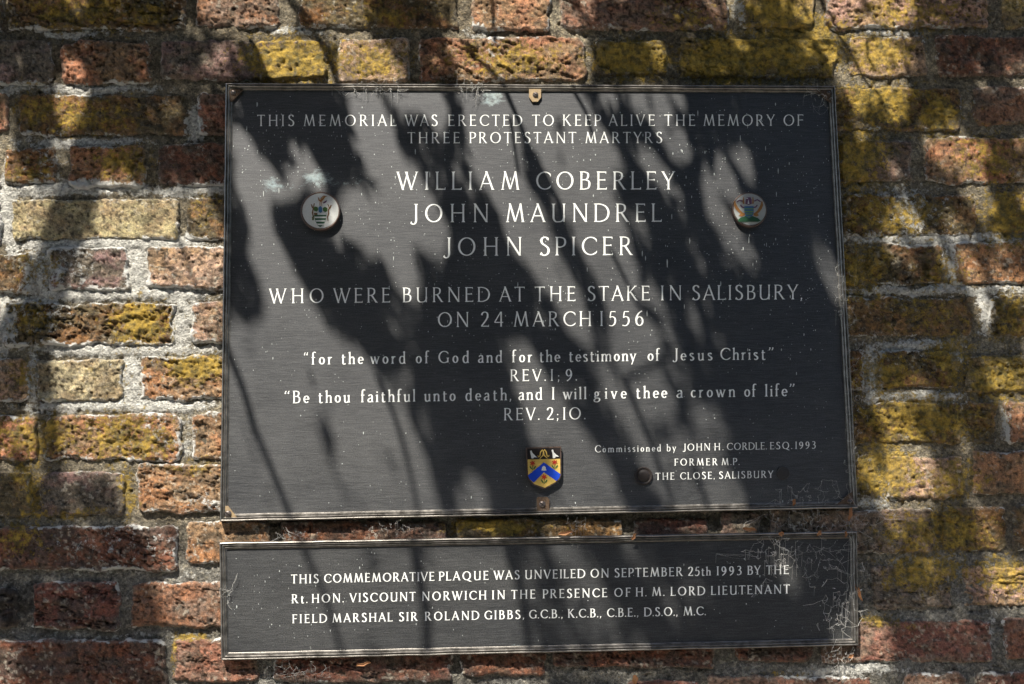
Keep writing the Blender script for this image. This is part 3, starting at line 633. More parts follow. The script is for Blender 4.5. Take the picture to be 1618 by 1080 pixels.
def glyph(ch, Tw):
    Tw *= .88
    wd, pr = G[ch]; polys = []        # list of strokes, each a list of quads
    for q in pr:
        k = q[0]
        if k == 'v':
            x, a, b = q[1:4]; fl = q[4] if len(q) > 4 else 'tb'; kk = q[5] if len(q) > 5 else 1.0
            w2 = Tw * kk / 2; mid = .92
            polys.append([[(x - w2, b), (x - w2 * mid, (a + b) / 2), (x + w2 * mid, (a + b) / 2), (x + w2, b)], [(x - w2 * mid, (a + b) / 2), (x - w2, a), (x + w2, a), (x + w2 * mid, (a + b) / 2)]])
            s_ = Tw * .5
            if 't' in fl: polys.append([[(x - w2 - s_, b), (x - w2, b - .07), (x + w2, b - .07), (x + w2 + s_, b)]])
            if 'b' in fl: polys.append([[(x - w2, a + .07), (x - w2 - s_, a), (x + w2 + s_, a), (x + w2, a + .07)]])
            if 'L' in fl: polys.append([[(x - w2 - s_ * 1.1, b - .05), (x - w2, b - .12), (x + w2, b - .12), (x + w2, b + .01)]])
            if 'r' in fl: polys.append([[(x - w2, a + .08), (x - w2, a), (x + w2 + s_, a), (x + w2, a + .08)]])
        elif k == 'l':
            x0, y0, x1, y1, kk = q[1:]
            d = np.array([x1 - x0, y1 - y0]); L = np.linalg.norm(d); ang = abs(d[1]) / L
            hw = Tw * kk / 2 / max(ang, .5)
            polys.append([[(x0 - hw, y0), (x1 - hw, y1), (x1 + hw, y1), (x0 + hw, y0)]] if y0 > y1 else [[(x1 - hw, y1), (x0 - hw, y0), (x0 + hw, y0), (x1 + hw, y1)]])
        elif k == 'h':
            x0, x1, y = q[1:]; t = Tw * .52 / 2
            polys.append([[(x0, y + t), (x0, y - t), (x1, y - t), (x1, y + t)]])
        elif k == 'f':
            x, y, dy = q[1:]; t = Tw * .26
            polys.append([[(x - t * 2.2, y), (x + t, y), (x + t * 1.0, y + dy), (x + t * .3, y + dy)]] if dy < 0 else [[(x + t * .3, y + dy), (x + t, y + dy), (x + t, y), (x - t * 2.2, y)]])
        elif k == 's':
            x, y = q[1:]; s_ = Tw * .95; dy = -.045 if y > .3 else .045
            polys.append([[(x - s_, y), (x - s_ * .5, y + dy), (x + s_ * .5, y + dy), (x + s_, y)]])
        elif k == 'a':
            cx, cy, rx, ry, a0, a1 = q[1:]; n = max(10, int(abs(a1 - a0) / 11))
            a = np.radians(np.linspace(a0, a1, n + 1)); rx -= Tw * .35; ry -= Tw * .2
            pts = np.stack([cx + rx * np.cos(a), cy + ry * np.sin(a)], 1)
            polys.append(stroke(pts, Tw))
            if a1 - a0 == 360:
                polys[-1] = []
                tt = np.stack([-rx * np.sin(a), ry * np.cos(a)], 1); tt /= np.linalg.norm(tt, axis=1, keepdims=True)
                wd_ = Tw * .52 + Tw * .56 * np.abs(tt[:, 1]) ** 1.6
                n_ = np.stack([-tt[:, 1], tt[:, 0]], 1) * wd_[:, None] / 2
                A_, B_ = pts + n_, pts - n_
                polys[-1] = [[A_[i], B_[i], B_[i + 1], A_[i + 1]] for i in range(n)]
        elif k == 'c':
            polys.append(stroke(catmull(q[1]), Tw, q[2] if len(q) > 2 else 1.0))
        elif k == 'd':
            x, y, r = q[1:]; r = r * Tw / .125 * .85
            pts = [(x + r * math.cos(a), y + r * math.sin(a)) for a in np.linspace(0, 2 * math.pi, 9)[:-1]]
            polys.append([pts])
    return wd, polys
def write_line(words, yL, yR, xL, xR, cap, par, Tw=T_):
    """words: (text, x0, x1) in px; baseline runs from (xL,yL) to (xR,yR); cap height in px"""
    for text, x0, x1 in words:
        mb = MB()
        if text[0] in '123' and len(text) > 1 and text[0] == '1': pass
        gl = [glyph(c, Tw) for c in text]; W = (x1 - x0) / cap
        gaps = []
        for i in range(len(text) - 1): gaps.append(BEAR.get(text[i], 0) + BEAR.get(text[i + 1], 0) - (.06 if text[i + 1] in '.,:;' or text[i] in '.,' else 0))
        tot = sum(g[0] for g in gl)
        sx = 1.0
        if len(text) > 1:
            g = (W - tot - sum(gaps)) / (len(text) - 1)
            if g < .07: sx = (W - sum(gaps) - .07 * (len(text) - 1)) / tot; g = .07
        else: g = 0; sx = 1.0 if text in 'I1:' else W / tot
        x = 0
        for i, (c, (wd, polys)) in enumerate(zip(text, gl)):
            for k, st in enumerate(polys):
                for poly in st:
                    P2 = []
                    for (a, b) in poly:
                        px = x0 + (x + a * sx) * cap; t = (px - xL) / (xR - xL); py = yL + (yR - yL) * t - b * cap
                        P2.append((px, py))
                    pts = P(np.array([p[0] for p in P2]), np.array([p[1] for p in P2]), PD + .00032 + .000016 * k)
                    mb.add(list(pts), [tuple(range(len(P2)))])
            x += wd * sx + g + (gaps[i] if i < len(gaps) else 0)
        mb.build('lettering', M_LET, par)
LINES = [
 ([('THIS', 406.5, 464.5), ('MEMORIAL', 480.3, 626), ('WAS', 640, 691), ('ERECTED', 708.4, 825), ('TO', 841, 875.5), ('KEEP', 889.7, 949.6), ('ALIVE', 961.8, 1034.2), ('THE', 1050, 1098), ('MEMORY', 1112, 1224), ('OF', 1237.7, 1269)], 198.8, 198.3, 406, 1269, 17.8, .125),
 ([('THREE', 644, 726), ('PROTESTANT', 742, 910.5), ('MARTYRS', 925.3, 1046)], 226, 225.6, 644, 1046, 17.6, .125),
 ([('WILLIAM', 627.2, 820), ('COBERLEY', 846.6, 1066)], 299.6, 299, 627, 1066, 28.7, .118),
 ([('JOHN', 650, 771.5), ('MAUNDREL', 800.2, 1045)], 350.9, 350, 647, 1045, 29, .118),
 ([('JOHN', 702, 824), ('SPICER', 853.4, 998.6)], 404, 402.6, 699, 998, 29.3, .118),
 ([('WHO', 425.6, 511.7), ('WERE', 527, 616), ('BURNED', 636.6, 774), ('AT', 789, 829), ('THE', 845, 908.8), ('STAKE', 928.7, 1026.2), ('IN', 1044.7, 1076.6), ('SALISBURY,', 1094, 1268)], 479, 472.4, 425, 1268, 23.3, .12),
 ([('ON', 691.4, 740.3), ('24', 759.7, 796), ('MARCH', 812.3, 933.8), ('1556', 948.6, 1017.7)], 516.4, 514.2, 691, 1017, 23.5, .12),
 ([('"', 479.7, 486.6), ('for', 492, 524.9), ('the', 539.5, 574.3), ('word', 585.5, 640.7), ('of', 656.7, 678), ('God', 692.3, 741), ('and', 755.5, 793.5), ('for', 808.7, 841), ('the', 852.5, 885), ('testimony', 899, 1004.7), ('of', 1023, 1042.7), ('Jesus', 1064, 1125), ('Christ', 1137.8, 1209.3), ('^', 1214.6, 1222.6)], 575.6, 567.8, 492, 1209, 19.3, .14),
 ([('REV.', 806.8, 862.5), ('1;', 870.5, 884), ('9.', 893.3, 911.7)], 602, 601, 806, 911, 18.5, .13),
 ([('"', 449, 457.4), ('Be', 463.2, 488.5), ('thou', 503, 552.8), ('faithful', 570, 655.9), ('unto', 670.5, 720.2), ('death,', 735.6, 808), ('and', 819.3, 856.6), ('I', 872.5, 876), ('will', 889.9, 926.3), ('give', 938.5, 990), ('thee', 1005, 1054), ('a', 1069, 1078.5), ('crown', 1091, 1161.5), ('of', 1175.5, 1195), ('life', 1209.3, 1244), ('^', 1247.6, 1255.8)], 636.8, 625.6, 463, 1244, 19.6, .14),
 ([('REV.', 796.7, 852.5), ('2;', 863.8, 882.5), ('10.', 890, 925.2)], 663.8, 662.2, 796, 925, 19.4, .13),
 ([('Commissioned', 939.9, 1044.3), ('by', 1053.6, 1068), ('JOHN', 1079.5, 1121.9), ('H.', 1129, 1143), ('CORDLE.', 1148.5, 1211.5), ('ESQ.', 1217, 1251.6), ('1993', 1257, 1288.8)], 714.6, 708.2, 940, 1289, 11.3, .145),
 ([('FORMER', 1066, 1133.3), ('M.P.', 1140.5, 1168.4)], 735.4, 734.3, 1066, 1168, 11, .15),
 ([('THE', 1036, 1065.3), ('CLOSE,', 1074.6, 1129.3), ('SALISBURY', 1136.5, 1221.6)], 758, 754.4, 1036, 1221, 11.2, .15),
]
for wds, yl, yr, xl, xr, cp, tw in LINES: write_line(wds, yl, yr, xl, xr, cp, main, tw)
LINES2 = [
 ([('THIS', 460, 503), ('COMMEMORATIVE', 511.9, 686), ('PLAQUE', 693.9, 771.5), ('WAS', 780.3, 820.6), ('UNVEILED', 830, 924.4), ('ON', 932.9, 961.6), ('SEPTEMBER', 971.4, 1078), ('25th', 1087.3, 1123), ('1993', 1133, 1171.6), ('BY', 1181.4, 1201.6), ('THE', 1210.6, 1246)], 921.6, 906.5, 460, 1246, 14, .165),
 ([('Rt.', 461.4, 485.8), ('HON.', 493.2, 543), ('VISCOUNT', 552.8, 656.7), ('NORWICH', 667.3, 768), ('IN', 778, 797.5), ('THE', 808, 845.4), ('PRESENCE', 858, 959), ('OF', 970.4, 996), ('H.', 1005, 1021.4), ('M.', 1030.7, 1049.8), ('LORD', 1060, 1113.9), ('LIEUTENANT', 1123.7, 1247.8)], 952.9, 937.2, 461, 1248, 14, .165),
 ([('FIELD', 462.4, 516.4), ('MARSHAL', 525.7, 620), ('SIR', 631, 659), ('ROLAND', 671.8, 756.9), ('GIBBS,', 765.4, 828), ('G.C.B.,', 835.8, 889), ('K.C.B.,', 897.8, 950), ('C.B.E.,', 959, 1008.6), ('D.S.O.,', 1018, 1070.6), ('M.C.', 1080.4, 1115.2)], 984.4, 971.6, 462, 1115, 13.8, .165),
]
for wds, yl, yr, xl, xr, cp, tw in LINES2: write_line(wds, yl, yr, xl, xr, cp, low, tw)

# ------------------------------------------------------------------ crests
def part_empty(name, px, py, par):
    o = bpy.data.objects.new(name, None); col.objects.link(o); p = P(px, py, PD); o.location = [float(v) for v in p]
    o.parent = par; o.matrix_parent_inverse = Matrix.Translation(-Vector(par.location)); o.empty_display_size = .02
    return o
def sub(name, verts, faces, mat, par, smooth=False):
    """child of a part (world coordinates in, parent chain undone)"""
    me = bpy.data.meshes.new(name); me.from_pydata([tuple(map(float, v)) for v in verts], [], faces)
    if smooth: me.polygons.foreach_set('use_smooth', [True] * len(me.polygons))
    me.materials.append(mat); o = bpy.data.objects.new(name, me); col.objects.link(o)
    o.parent = par; o.matrix_parent_inverse = Matrix.Translation(-Vector(par.location)); return o
def dome(cx, cy, prof, n=40):
    """lathe about the plaque normal: prof = [(radius m, depth m)] from outside in"""
    c = P(cx, cy, PD); v = []; f = []
    for r, d in prof:
        for k in range(n):
            a = 2 * math.pi * k / n; v.append((c[0] + r * math.cos(a), -d, c[2] + r * math.sin(a)))
    for j in range(len(prof) - 1):
        for k in range(n):
            k2 = (k + 1) % n; f.append((j * n + k, (j + 1) * n + k, (j + 1) * n + k2, j * n + k2))
    f.append(tuple((len(prof) - 1) * n + k for k in range(n))[::-1])
    return v, f
def art(name, polys, mat, par, depth, cx, cy, s=1.0, th=.0002):
    mb = MB()
    for i, q in enumerate(polys):
        q = [(cx + x * s, cy + y * s) for x, y in q]
        ar = sum(q[k][0] * q[(k + 1) % len(q)][1] - q[(k + 1) % len(q)][0] * q[k][1] for k in range(len(q)))
        if ar < 0: q = q[::-1]
        mb.add(*extrude_px(q, depth - .0002, depth + th + .00002 * i))
    return sub(name, mb.v, mb.f, mat, par)
def ell(cx, cy, rx, ry, n=10, rot=0.0):
    return [(cx + rx * math.cos(a) * math.cos(rot) - ry * math.sin(a) * math.sin(rot), cy + rx * math.cos(a) * math.sin(rot) + ry * math.sin(a) * math.cos(rot)) for a in [2 * math.pi * k / n for k in range(n)]]
def line(pts, w_):
    p = np.array(pts, float); t = np.gradient(p, axis=0); t /= np.linalg.norm(t, axis=1, keepdims=True) + 1e-9
    w_ = np.broadcast_to(w_, (len(p),)); n_ = np.stack([-t[:, 1], t[:, 0]], 1) * w_[:, None] / 2
    return [tuple(x) for x in (p + n_)] + [tuple(x) for x in (p - n_)[::-1]]

# left badge
bl = part_empty('crest_badge', 507, 334, main); bl['label'] = 'round white badge with a green and white barred coat of arms'
R0 = 31 * MPP * 1.0; BD = PD + .0070
sub('rim', *dome(507, 334.5, [(R0, PD - .0005), (R0, BD - .0015), (R0 * .985, BD - .0003), (R0 * .95, BD + .0002), (R0 * .92, BD - .0002), (R0 * .91, BD - .001)]), M_RIM, bl, True)
sub('disc', *dome(507, 334.0, [(R0 * .915, BD - .0008), (R0 * .8, BD - .0004), (R0 * .6, BD - .0001), (R0 * .3, BD), (R0 * .05, BD)]), M_WHITE, bl, True)
k = .98; ax, ay = 506.3, 333.3
E_ = lambda L: [[((x - 556) / 12, (y - 530) / 12) for x, y in q] for q in L]
sh = [(440, 560), (672, 560), (668, 650), (648, 720), (610, 790), (550, 832), (500, 795), (462, 720), (442, 650)]
art('shield', E_([sh]), M_GREEN, bl, BD, ax, ay)
art('shield_bars', E_([[(500, 562), (668, 562), (668, 598), (500, 598)], [(444, 632), (668, 632), (664, 660), (448, 660)], [(460, 700), (652, 700), (640, 726), (472, 726)], [(486, 766), (628, 766), (604, 792), (508, 792)]]), M_WHITE, bl, BD + .0003, ax, ay)
art('helmet', E_([[(515, 470), (540, 435), (570, 435), (590, 470), (590, 545), (560, 560), (525, 545)]]), M_PALEBLUE, bl, BD, ax, ay)
art('mantling', E_([[(420, 470), (450, 440), (500, 450), (515, 500), (490, 540), (440, 530)], [(600, 470), (640, 445), (690, 470), (690, 530), (640, 550), (605, 520)], [(395, 640), (440, 600), (430, 700), (400, 700)]]), M_DGREEN, bl, BD, ax, ay)
art('supporter', E_([line([(385, 400), (400, 450), (420, 480), (405, 560), (420, 640), (400, 690)], [18, 26, 22, 26, 16, 14]), line([(440, 380), (430, 430), (415, 470)], 18), [(430, 560), (500, 565), (490, 600), (440, 605)]]), M_BROWN, bl, BD + .0001, ax, ay)
art('supporter', E_([line([(760, 410), (740, 460), (710, 500), (712, 580), (690, 640), (700, 710)], [18, 30, 24, 26, 18, 14]), line([(695, 395), (715, 440), (722, 480)], 16)]), M_BROWN, bl, BD + .0001, ax, ay)
art('crest_bird', E_([line([(515, 270), (530, 320), (560, 335), (600, 300), (640, 250), (680, 245)], [14, 26, 40, 34, 24, 8]), line([(560, 300), (590, 260), (630, 235)], 14), line([(552, 330), (545, 400), (550, 430)], 12), line([(580, 340), (580, 430)], 10)]), M_ORANGE, bl, BD + .0001, ax, ay)
art('crest_wing', E_([[(600, 370), (640, 340), (685, 318), (665, 362), (620, 385)]]), M_PURPLE, bl, BD + .0001, ax, ay)
# right badge
br = part_empty('crest_badge', 1184, 331, main); br['label'] = 'round pale badge with winged golden beasts beside a striped shield on a green mound'
R1 = 28.5 * MPP
sub('rim', *dome(1182.8, 332.5, [(R1, PD - .0005), (R1, BD - .0022), (R1 * .985, BD - .0008), (R1 * .965, BD - .0003), (R1 * .94, BD - .0002), (R1 * .93, BD - .0012)]), M_RIM, br, True)
sub('disc', *dome(1183.2, 331.2, [(R1 * .935, BD - .0009), (R1 * .8, BD - .0004), (R1 * .6, BD - .0001), (R1 * .3, BD), (R1 * .05, BD)]), M_SHADED_WHITE, br, True)
ax, ay = 1183.0, 330.4
E_ = lambda L: [[((x - 655) / 12, (y - 485) / 12) for x, y in q] for q in L]
art('mound', E_([[(445, 690), (500, 640), (560, 625), (620, 600), (690, 600), (760, 625), (830, 650), (885, 700), (830, 720), (470, 720)]]), M_GREEN, br, BD, ax, ay)
art('shield', E_([[(572, 425), (750, 425), (750, 540), (725, 610), (660, 655), (600, 610), (575, 540)]]), M_PALEBLUE, br, BD + .0002, ax, ay)
art('shield_bars', E_([[(574, 465), (748, 465), (748, 482), (574, 482)], [(576, 515), (744, 515), (738, 538), (582, 538)], [(600, 562), (728, 562), (716, 582), (610, 582)], [(625, 612), (700, 612), (660, 636)]]), M_LGREEN, br, BD + .0005, ax, ay)
art('winged_beast', E_([line([(390, 330), (400, 400), (430, 460), (480, 520), (540, 570)], [20, 50, 56, 46, 40]), [(470, 600), (520, 545), (585, 560), (580, 600), (520, 620)], line([(560, 380), (555, 320), (560, 250)], [30, 26, 10])]), M_ORANGE, br, BD + .0001, ax, ay)
art('winged_beast', E_([line([(905, 330), (905, 400), (880, 460), (840, 520), (780, 570)], [20, 50, 56, 46, 40]), [(850, 600), (800, 545), (745, 560), (750, 600), (800, 620)], line([(735, 380), (738, 320), (735, 250)], [30, 26, 10])]), M_ORANGE, br, BD + .0001, ax, ay)
art('crown', E_([line([(430, 345), (480, 310), (540, 330)], 22), line([(880, 340), (820, 300), (760, 330)], 22), [(590, 380), (600, 300), (620, 255), (690, 255), (710, 300), (715, 380), (660, 400)], line([(500, 400), (530, 440), (570, 450)], 24), line([(820, 400), (790, 440), (750, 450)], 24)]), M_PURPLE, br, BD + .00008, ax, ay)
art('crown_spike', E_([[(635, 380), (650, 295), (668, 380)], [(600, 280), (645, 262), (640, 285)]]), M_WHITE, br, BD + .0004, ax, ay)
# shield badge
bs_ = part_empty('shield_badge', 860, 738, main); bs_['label'] = 'small gold, blue and black heraldic shield above the bottom frame'
SD = PD + .0060
out_sh = [(831.5, 706.8), (886.8, 704.8), (886.9, 750), (884.5, 757), (878, 763), (861, 772.5), (843, 766), (836, 758.5), (832.6, 750)]
ins_sh = [(833.2, 708.6), (885.0, 706.8), (885.2, 749.4), (883.0, 756), (877, 761.5), (861, 770.2), (844, 764.4), (837.6, 757.4), (834.4, 749.6)]
def prism(name, poly, d0, d1, mat):
    ar = sum(poly[k][0] * poly[(k + 1) % len(poly)][1] - poly[(k + 1) % len(poly)][0] * poly[k][1] for k in range(len(poly)))
    if ar < 0: poly = poly[::-1]
    sub(name, *extrude_px(poly, d0, d1), mat, bs_)
prism('rim', out_sh, PD - .0005, SD, M_RIM)
prism('shield_face', ins_sh, SD - .001, SD + .0002, M_GOLD)
prism('chief', [(833.2, 708.6), (885.0, 706.8), (885.1, 724.4), (833.6, 725.6)], SD, SD + .00035, M_BLACK)
prism('chevron', [(834.2, 750.8), (859.4, 730.2), (885.3, 748.4), (884.0, 754.2), (879.2, 759.6), (859.4, 745.8), (843.4, 762.2), (837.2, 756.8)], SD, SD + .00035, M_BLUE)
fl, lf, sc_ = [], [], []
for fx, fy in ((841.5, 731.5), (876.3, 730), (859.6, 753)):
    for k in range(6):
        a = k * math.pi / 3 + .3; fl.append(ell(fx + 2.4 * math.cos(a), fy + 2.2 * math.sin(a), 2.2, .9, 8, a))
    lf.append(line([(fx + .3, fy + 3), (fx + .3, fy + 11)], 1.1)); lf.append(ell(fx - 2.8, fy + 7, 3.2, 1.2, 8, 1.0)); lf.append(ell(fx + 3.4, fy + 7, 3.2, 1.2, 8, -1.0))
art('flower_heads', fl, M_RED, bs_, SD + .00035, 0, 0); art('flower_leaves', lf, M_DGREEN, bs_, SD + .0003, 0, 0)
art('birds', [[(837.5, 712), (840, 711.5), (841, 715), (845, 719), (849, 722.5), (844, 722), (842.5, 724), (840, 724), (838.5, 718)], [(871.5, 710.5), (874, 710), (875, 714), (879, 718), (883.5, 721), (878, 721), (877, 723.5), (873.5, 723.5), (873, 717)]], M_WHITE, bs_, SD + .0004, 0, 0)
art('gold_scroll', [line([(850, 719), (850.5, 721.5), (853, 720.5), (854, 714), (857, 710.5), (859, 714), (858, 719), (853, 724.3)], [1, 1.4, 1.6, 1.8, 2, 2, 1.8, 1]), line([(867.5, 718.5), (867, 721), (864.5, 720), (863, 713.5), (860.5, 710.2), (858.5, 713), (860, 719), (865, 724)], [1, 1.4, 1.6, 1.8, 2, 2, 1.8, 1])], M_GOLD, bs_, SD + .0004, 0, 0)
art('bell', [[(855.5, 743), (857, 737.5), (859.4, 735.5), (862, 737.5), (863.5, 743)]], M_WHITE, bs_, SD + .0004, 0, 0)

# fixings
def screw(cx, cy, r, depth, par, mat=M_SCREW):
    c = P(cx, cy, PD); mb = MB(); n = 16; v = []; f = []
    for rr, d in ((r, depth), (r * .95, depth + .0009), (r * .6, depth + .0016), (r * .05, depth + .0018)):
        for k in range(n):
            a = 2 * math.pi * k / n; v.append((c[0] + rr * math.cos(a), -d, c[2] + rr * math.sin(a)))
    for j in range(3):
        for k in range(n): f.append((j * n + k, (j + 1) * n + k, (j + 1) * n + (k + 1) % n, j * n + (k + 1) % n))
    sub('screw', v, f, mat, par, True)
    a = .7; q = []
    for sx, sy in ((-1, -.13), (1, -.13), (1, .13), (-1, .13)):
        x, z = sx * r * .9, sy * r * 1.1
        q.append((c[0] + x * math.cos(a) + z * math.sin(a), c[2] - x * math.sin(a) + z * math.cos(a)))
    vv = [(x, -(depth + .00195), z) for x, z in q] + [(x, -(depth + .0012), z) for x, z in q]
    sub('screw_slot', vv, [(0, 1, 2, 3), (0, 4, 5, 1), (1, 5, 6, 2), (2, 6, 7, 3), (3, 7, 4, 0)], M_BLACK, par)
def clip(poly, cx, cy, r, mat, label, par=main, d=.0028, name='clip'):
    ar = sum(poly[k][0] * poly[(k + 1) % len(poly)][1] - poly[(k + 1) % len(poly)][0] * poly[k][1] for k in range(len(poly)))
    if ar < 0: poly = poly[::-1]
    o = new_obj(name, *extrude_px(poly, PD - .0005, PD + d), mat, par); o['label'] = label
    # sub-parts hang from the clip; the clip mesh keeps world coordinates, its origin sits at the plaque's
    c = P(cx, cy, PD)
    ch0 = set(bpy.data.objects)
    screw(cx, cy, r * MPP, PD + d, par)
    for q in set(bpy.data.objects) - ch0:
        q.parent = o; q.matrix_parent_inverse = Matrix.Identity(4)
    return o
clip([(836, 139.5), (855, 139.5), (855, 153), (850, 160), (841, 160), (836, 153)], 845.8, 150.5, 4.6, M_BRASS, 'tan metal clip at the middle of the top frame')
clip([(848, 788), (850, 785), (865, 785), (868, 789), (868, 809), (848.5, 809)], 856.5, 796.5, 5.2, M_RUST, 'rusty clip at the middle of the bottom frame')
clip([(362, 141), (384, 141), (366, 160), (362, 160)], 369, 147, 4.2, M_RUST, 'dark corner plate at the top left', name='corner_plate')
clip([(356, 799), (360, 799), (376, 819), (356, 819)], 361, 811.5, 5.2, M_BRASS, 'tan corner plate with a slotted screw at the bottom left', name='corner_plate')
clip([(1347, 776), (1349, 797), (1320, 799)], 1341, 792, 3.5, M_RUST, 'dark corner plate at the bottom right', name='corner_plate')
clip([(1290, 142), (1313, 142), (1314, 163)], 1308, 147, 3.2, M_RUST, 'dark corner plate at the top right', name='corner_plate')
_m = NM('dark_bolt'); _m.set(base=_m.mix(_m.noise(300, 4), (.010, .010, .011), (.035, .024, .020)), rough=.6, spec=.3); M_BOLT = _m.m
_m = NM('painted_plug'); _m.set(base=_m.mix(_m.noise(400, 5), (.012, .012, .012), (.03, .024, .022)), rough=.65, spec=.6); M_GHOST = _m.m
o = new_obj('bolt', *dome(1016.8, 751.5, [(.0122, PD - .001), (.0122, PD + .0018), (.0112, PD + .0024), (.0098, PD + .0020), (.0092, PD + .0014), (.0078, PD + .0014), (.0070, PD + .0026), (.0045, PD + .0032), (.0004, PD + .0034)], 28), M_BOLT, main, True)
o = new_obj('bolt', *dome(1237, 747, [(.0090, PD - .001), (.0090, PD + .0006), (.0082, PD + .0010), (.0072, PD + .0007), (.0060, PD + .0006), (.0045, PD + .0010), (.0004, PD + .0011)], 28), M_GHOST, main, True)

# white splashes and drips on the enamel
_m = NM('dried_splash'); _m.set(base=(.42, .44, .43), rough=.8); M_SPLASH = _m.m
def splashes(par, spots, n, box, seed):
    r = np.random.default_rng(seed); mb = MB()
    x0, y0, x1, y1 = box
    cnt = 0
    while cnt < n:
        if r.random() < .75:
            cx, cy, rx, ry = spots[r.integers(len(spots))]; x, y = r.normal(cx, rx), r.normal(cy, ry)
        else: x, y = r.uniform(x0, x1), r.uniform(y0, y1)
        if not (x0 < x < x1 and y0 < y < y1): continue
        cnt += 1
        w_ = r.uniform(.3, .85) * (1.5 if r.random() < .06 else 1); h = w_ * r.choice([1, 1.2, 2, 4, 8], p=[.42, .28, .19, .08, .03])
        k = 6; pts = [(x + w_ * math.cos(a) * r.uniform(.7, 1.2), y + h * math.sin(a) * r.uniform(.8, 1.2) * (1.0 if math.sin(a) > 0 else .6)) for a in np.linspace(0, 2 * math.pi, k + 1)[:-1]]
        p3 = P(np.array([p[0] for p in pts]), np.array([p[1] for p in pts]), PD + .0003)
        mb.add(list(p3)[::-1], [tuple(range(k))])
    o = mb.build('splash_marks', M_SPLASH, par); tag(o, kind='stuff')
splashes(main, [(560, 260, 110, 60), (860, 250, 90, 50), (1080, 250, 60, 50), (1180, 260, 70, 70), (1110, 400, 60, 60), (740, 400, 100, 90), (560, 400, 100, 60), (420, 230, 40, 50), (1250, 300, 50, 90), (1300, 480, 25, 80), (900, 490, 120, 30)], 1500, (364, 150, 1312, 800), 3)
splashes(low, [(500, 930, 100, 60), (700, 900, 150, 40), (1200, 900, 80, 40)], 130, (362, 880, 1345, 1015), 4)

# ------------------------------------------------------------------ cobwebs
_m = NM('cobweb_silk'); _m.set(base=(.50, .48, .45), rough=.7); M_WEB = _m.m
def web(label, strands, r=.00022, group='cobwebs on the frames'):
    mb = MB(); c0 = strands[0][0]
    o_ = P(c0[0], c0[1], FD)
    for st in strands:
        pts = np.array([P(x, y, d) for x, y, d in st]); mb.add(*tube(pts, r * random.uniform(.35, .75), 3))
    v = [np.array(q) - o_ for q in mb.v]
    o = new_obj('cobweb', v, mb.f, M_WEB); o.location = [float(q) for q in o_]
    tag(o, label, 'cobweb', group)
def tangle(cx, cy, rx, ry, n, d0, d1, seed, seglen=9):
    r = random.Random(seed); n = int(n * 1.7); nodes = [(cx + r.gauss(0, rx / 2), cy + r.gauss(0, ry / 2)) for _ in range(n)]; S = []
    for i, a in enumerate(nodes):
        near = sorted(nodes, key=lambda q: (q[0] - a[0]) ** 2 + (q[1] - a[1]) ** 2)[1:4]
        for b in near[:r.choice([1, 2, 2, 3])]:
            m = ((a[0] + b[0]) / 2 + r.uniform(-2, 2), (a[1] + b[1]) / 2 + r.uniform(0, 2.5))
            S.append([(a[0], a[1], r.uniform(d0, d1)), (m[0], m[1], r.uniform(d0, d1)), (b[0], b[1], r.uniform(d0, d1))])
        if r.random() < .15:
            S.append([(a[0], a[1], d1), (a[0] + r.uniform(-1, 1), a[1] + r.uniform(8, 26), d0)])
    return S
web('small tangled cobweb catching light at the top right of the lower plaque', tangle(1222, 872, 36, 34, 46, .011, .0155, 1), .00026)
web('wide faint cobweb net hanging from the lower plaque top frame near its right end', tangle(1268, 880, 75, 46, 95, .011, .015, 2), .00014)
web('ragged bright cobweb on the right frame of the lower plaque', tangle(1330, 960, 34, 60, 70, .0115, .016, 3), .00024)
web('long curved cobweb thread running down to the lower right frame', [[(1285, 862, .0145), (1310, 872, .0145), (1330, 890, .0145), (1342, 912, .0145), (1347, 940, .0145)], [(1310, 872, .0145), (1330, 868, .0145), (1346, 872, .0145)], [(1330, 890, .0145), (1348, 882, .0145)], [(1342, 912, .0145), (1350, 905, .0145)]], .0002)
web('cobweb tuft in the gap near the left end between the plaques', tangle(455, 848, 28, 12, 26, .004, .014, 4) + [[(447, 832, .012), (452, 842, .01), (440, 852, .012), (432, 853, .014)], [(455, 840, .011), (470, 845, .012), (486, 850, .014), (500, 853, .014)], [(452, 838, .01), (466, 843, .012), (480, 852, .014)]], .0002)
web('white cobweb strands in the gap right of the shield', tangle(908, 830, 16, 26, 30, .004, .013, 5), .0002)
web('thin cobweb scraps in the gap left of the shield', tangle(618, 834, 40, 14, 28, .004, .013, 6), .00018)
web('cobweb along the memorial plaque top edge left of the brass clip', tangle(585, 138, 60, 16, 40, .012, .016, 7), .00018)
web('small white cobweb over the top frame above the word erected', tangle(745, 136, 32, 14, 32, .013, .017, 8), .00022)
web('cobweb across the top right corner of the memorial plaque', tangle(1300, 152, 26, 18, 26, .012, .015, 9), .00018)
web('cobweb at the bottom right corner of the memorial plaque', tangle(1290, 788, 70, 24, 60, .0105, .0145, 10), .00014)
web('cobweb fringe along the right frame of the memorial plaque', tangle(1347, 660, 14, 190, 90, .012, .016, 11) + [[(1340, 500, .0148), (1345, 600, .0148), (1348, 700, .0148), (1351, 800, .0148)]], .00014)
web('cobweb in the gap at the right end between the plaques', tangle(1290, 822, 90, 18, 60, .003, .013, 12), .00018)
web('dusty cobweb strings under the lower plaque left end', tangle(470, 1056, 60, 14, 26, .002, .012, 13) + [[(420, 1072, .003), (445, 1066, .006), (500, 1058, .009)], [(448, 1070, .004), (470, 1066, .006), (495, 1060, .008)]], .0002)
web('white cobweb clots under the lower plaque right corner', tangle(1325, 1036, 30, 16, 40, .002, .012, 14), .00026)
web('fine cobweb on the lower plaque left frame', tangle(360, 940, 12, 22, 14, .013, .016, 15), .00018)
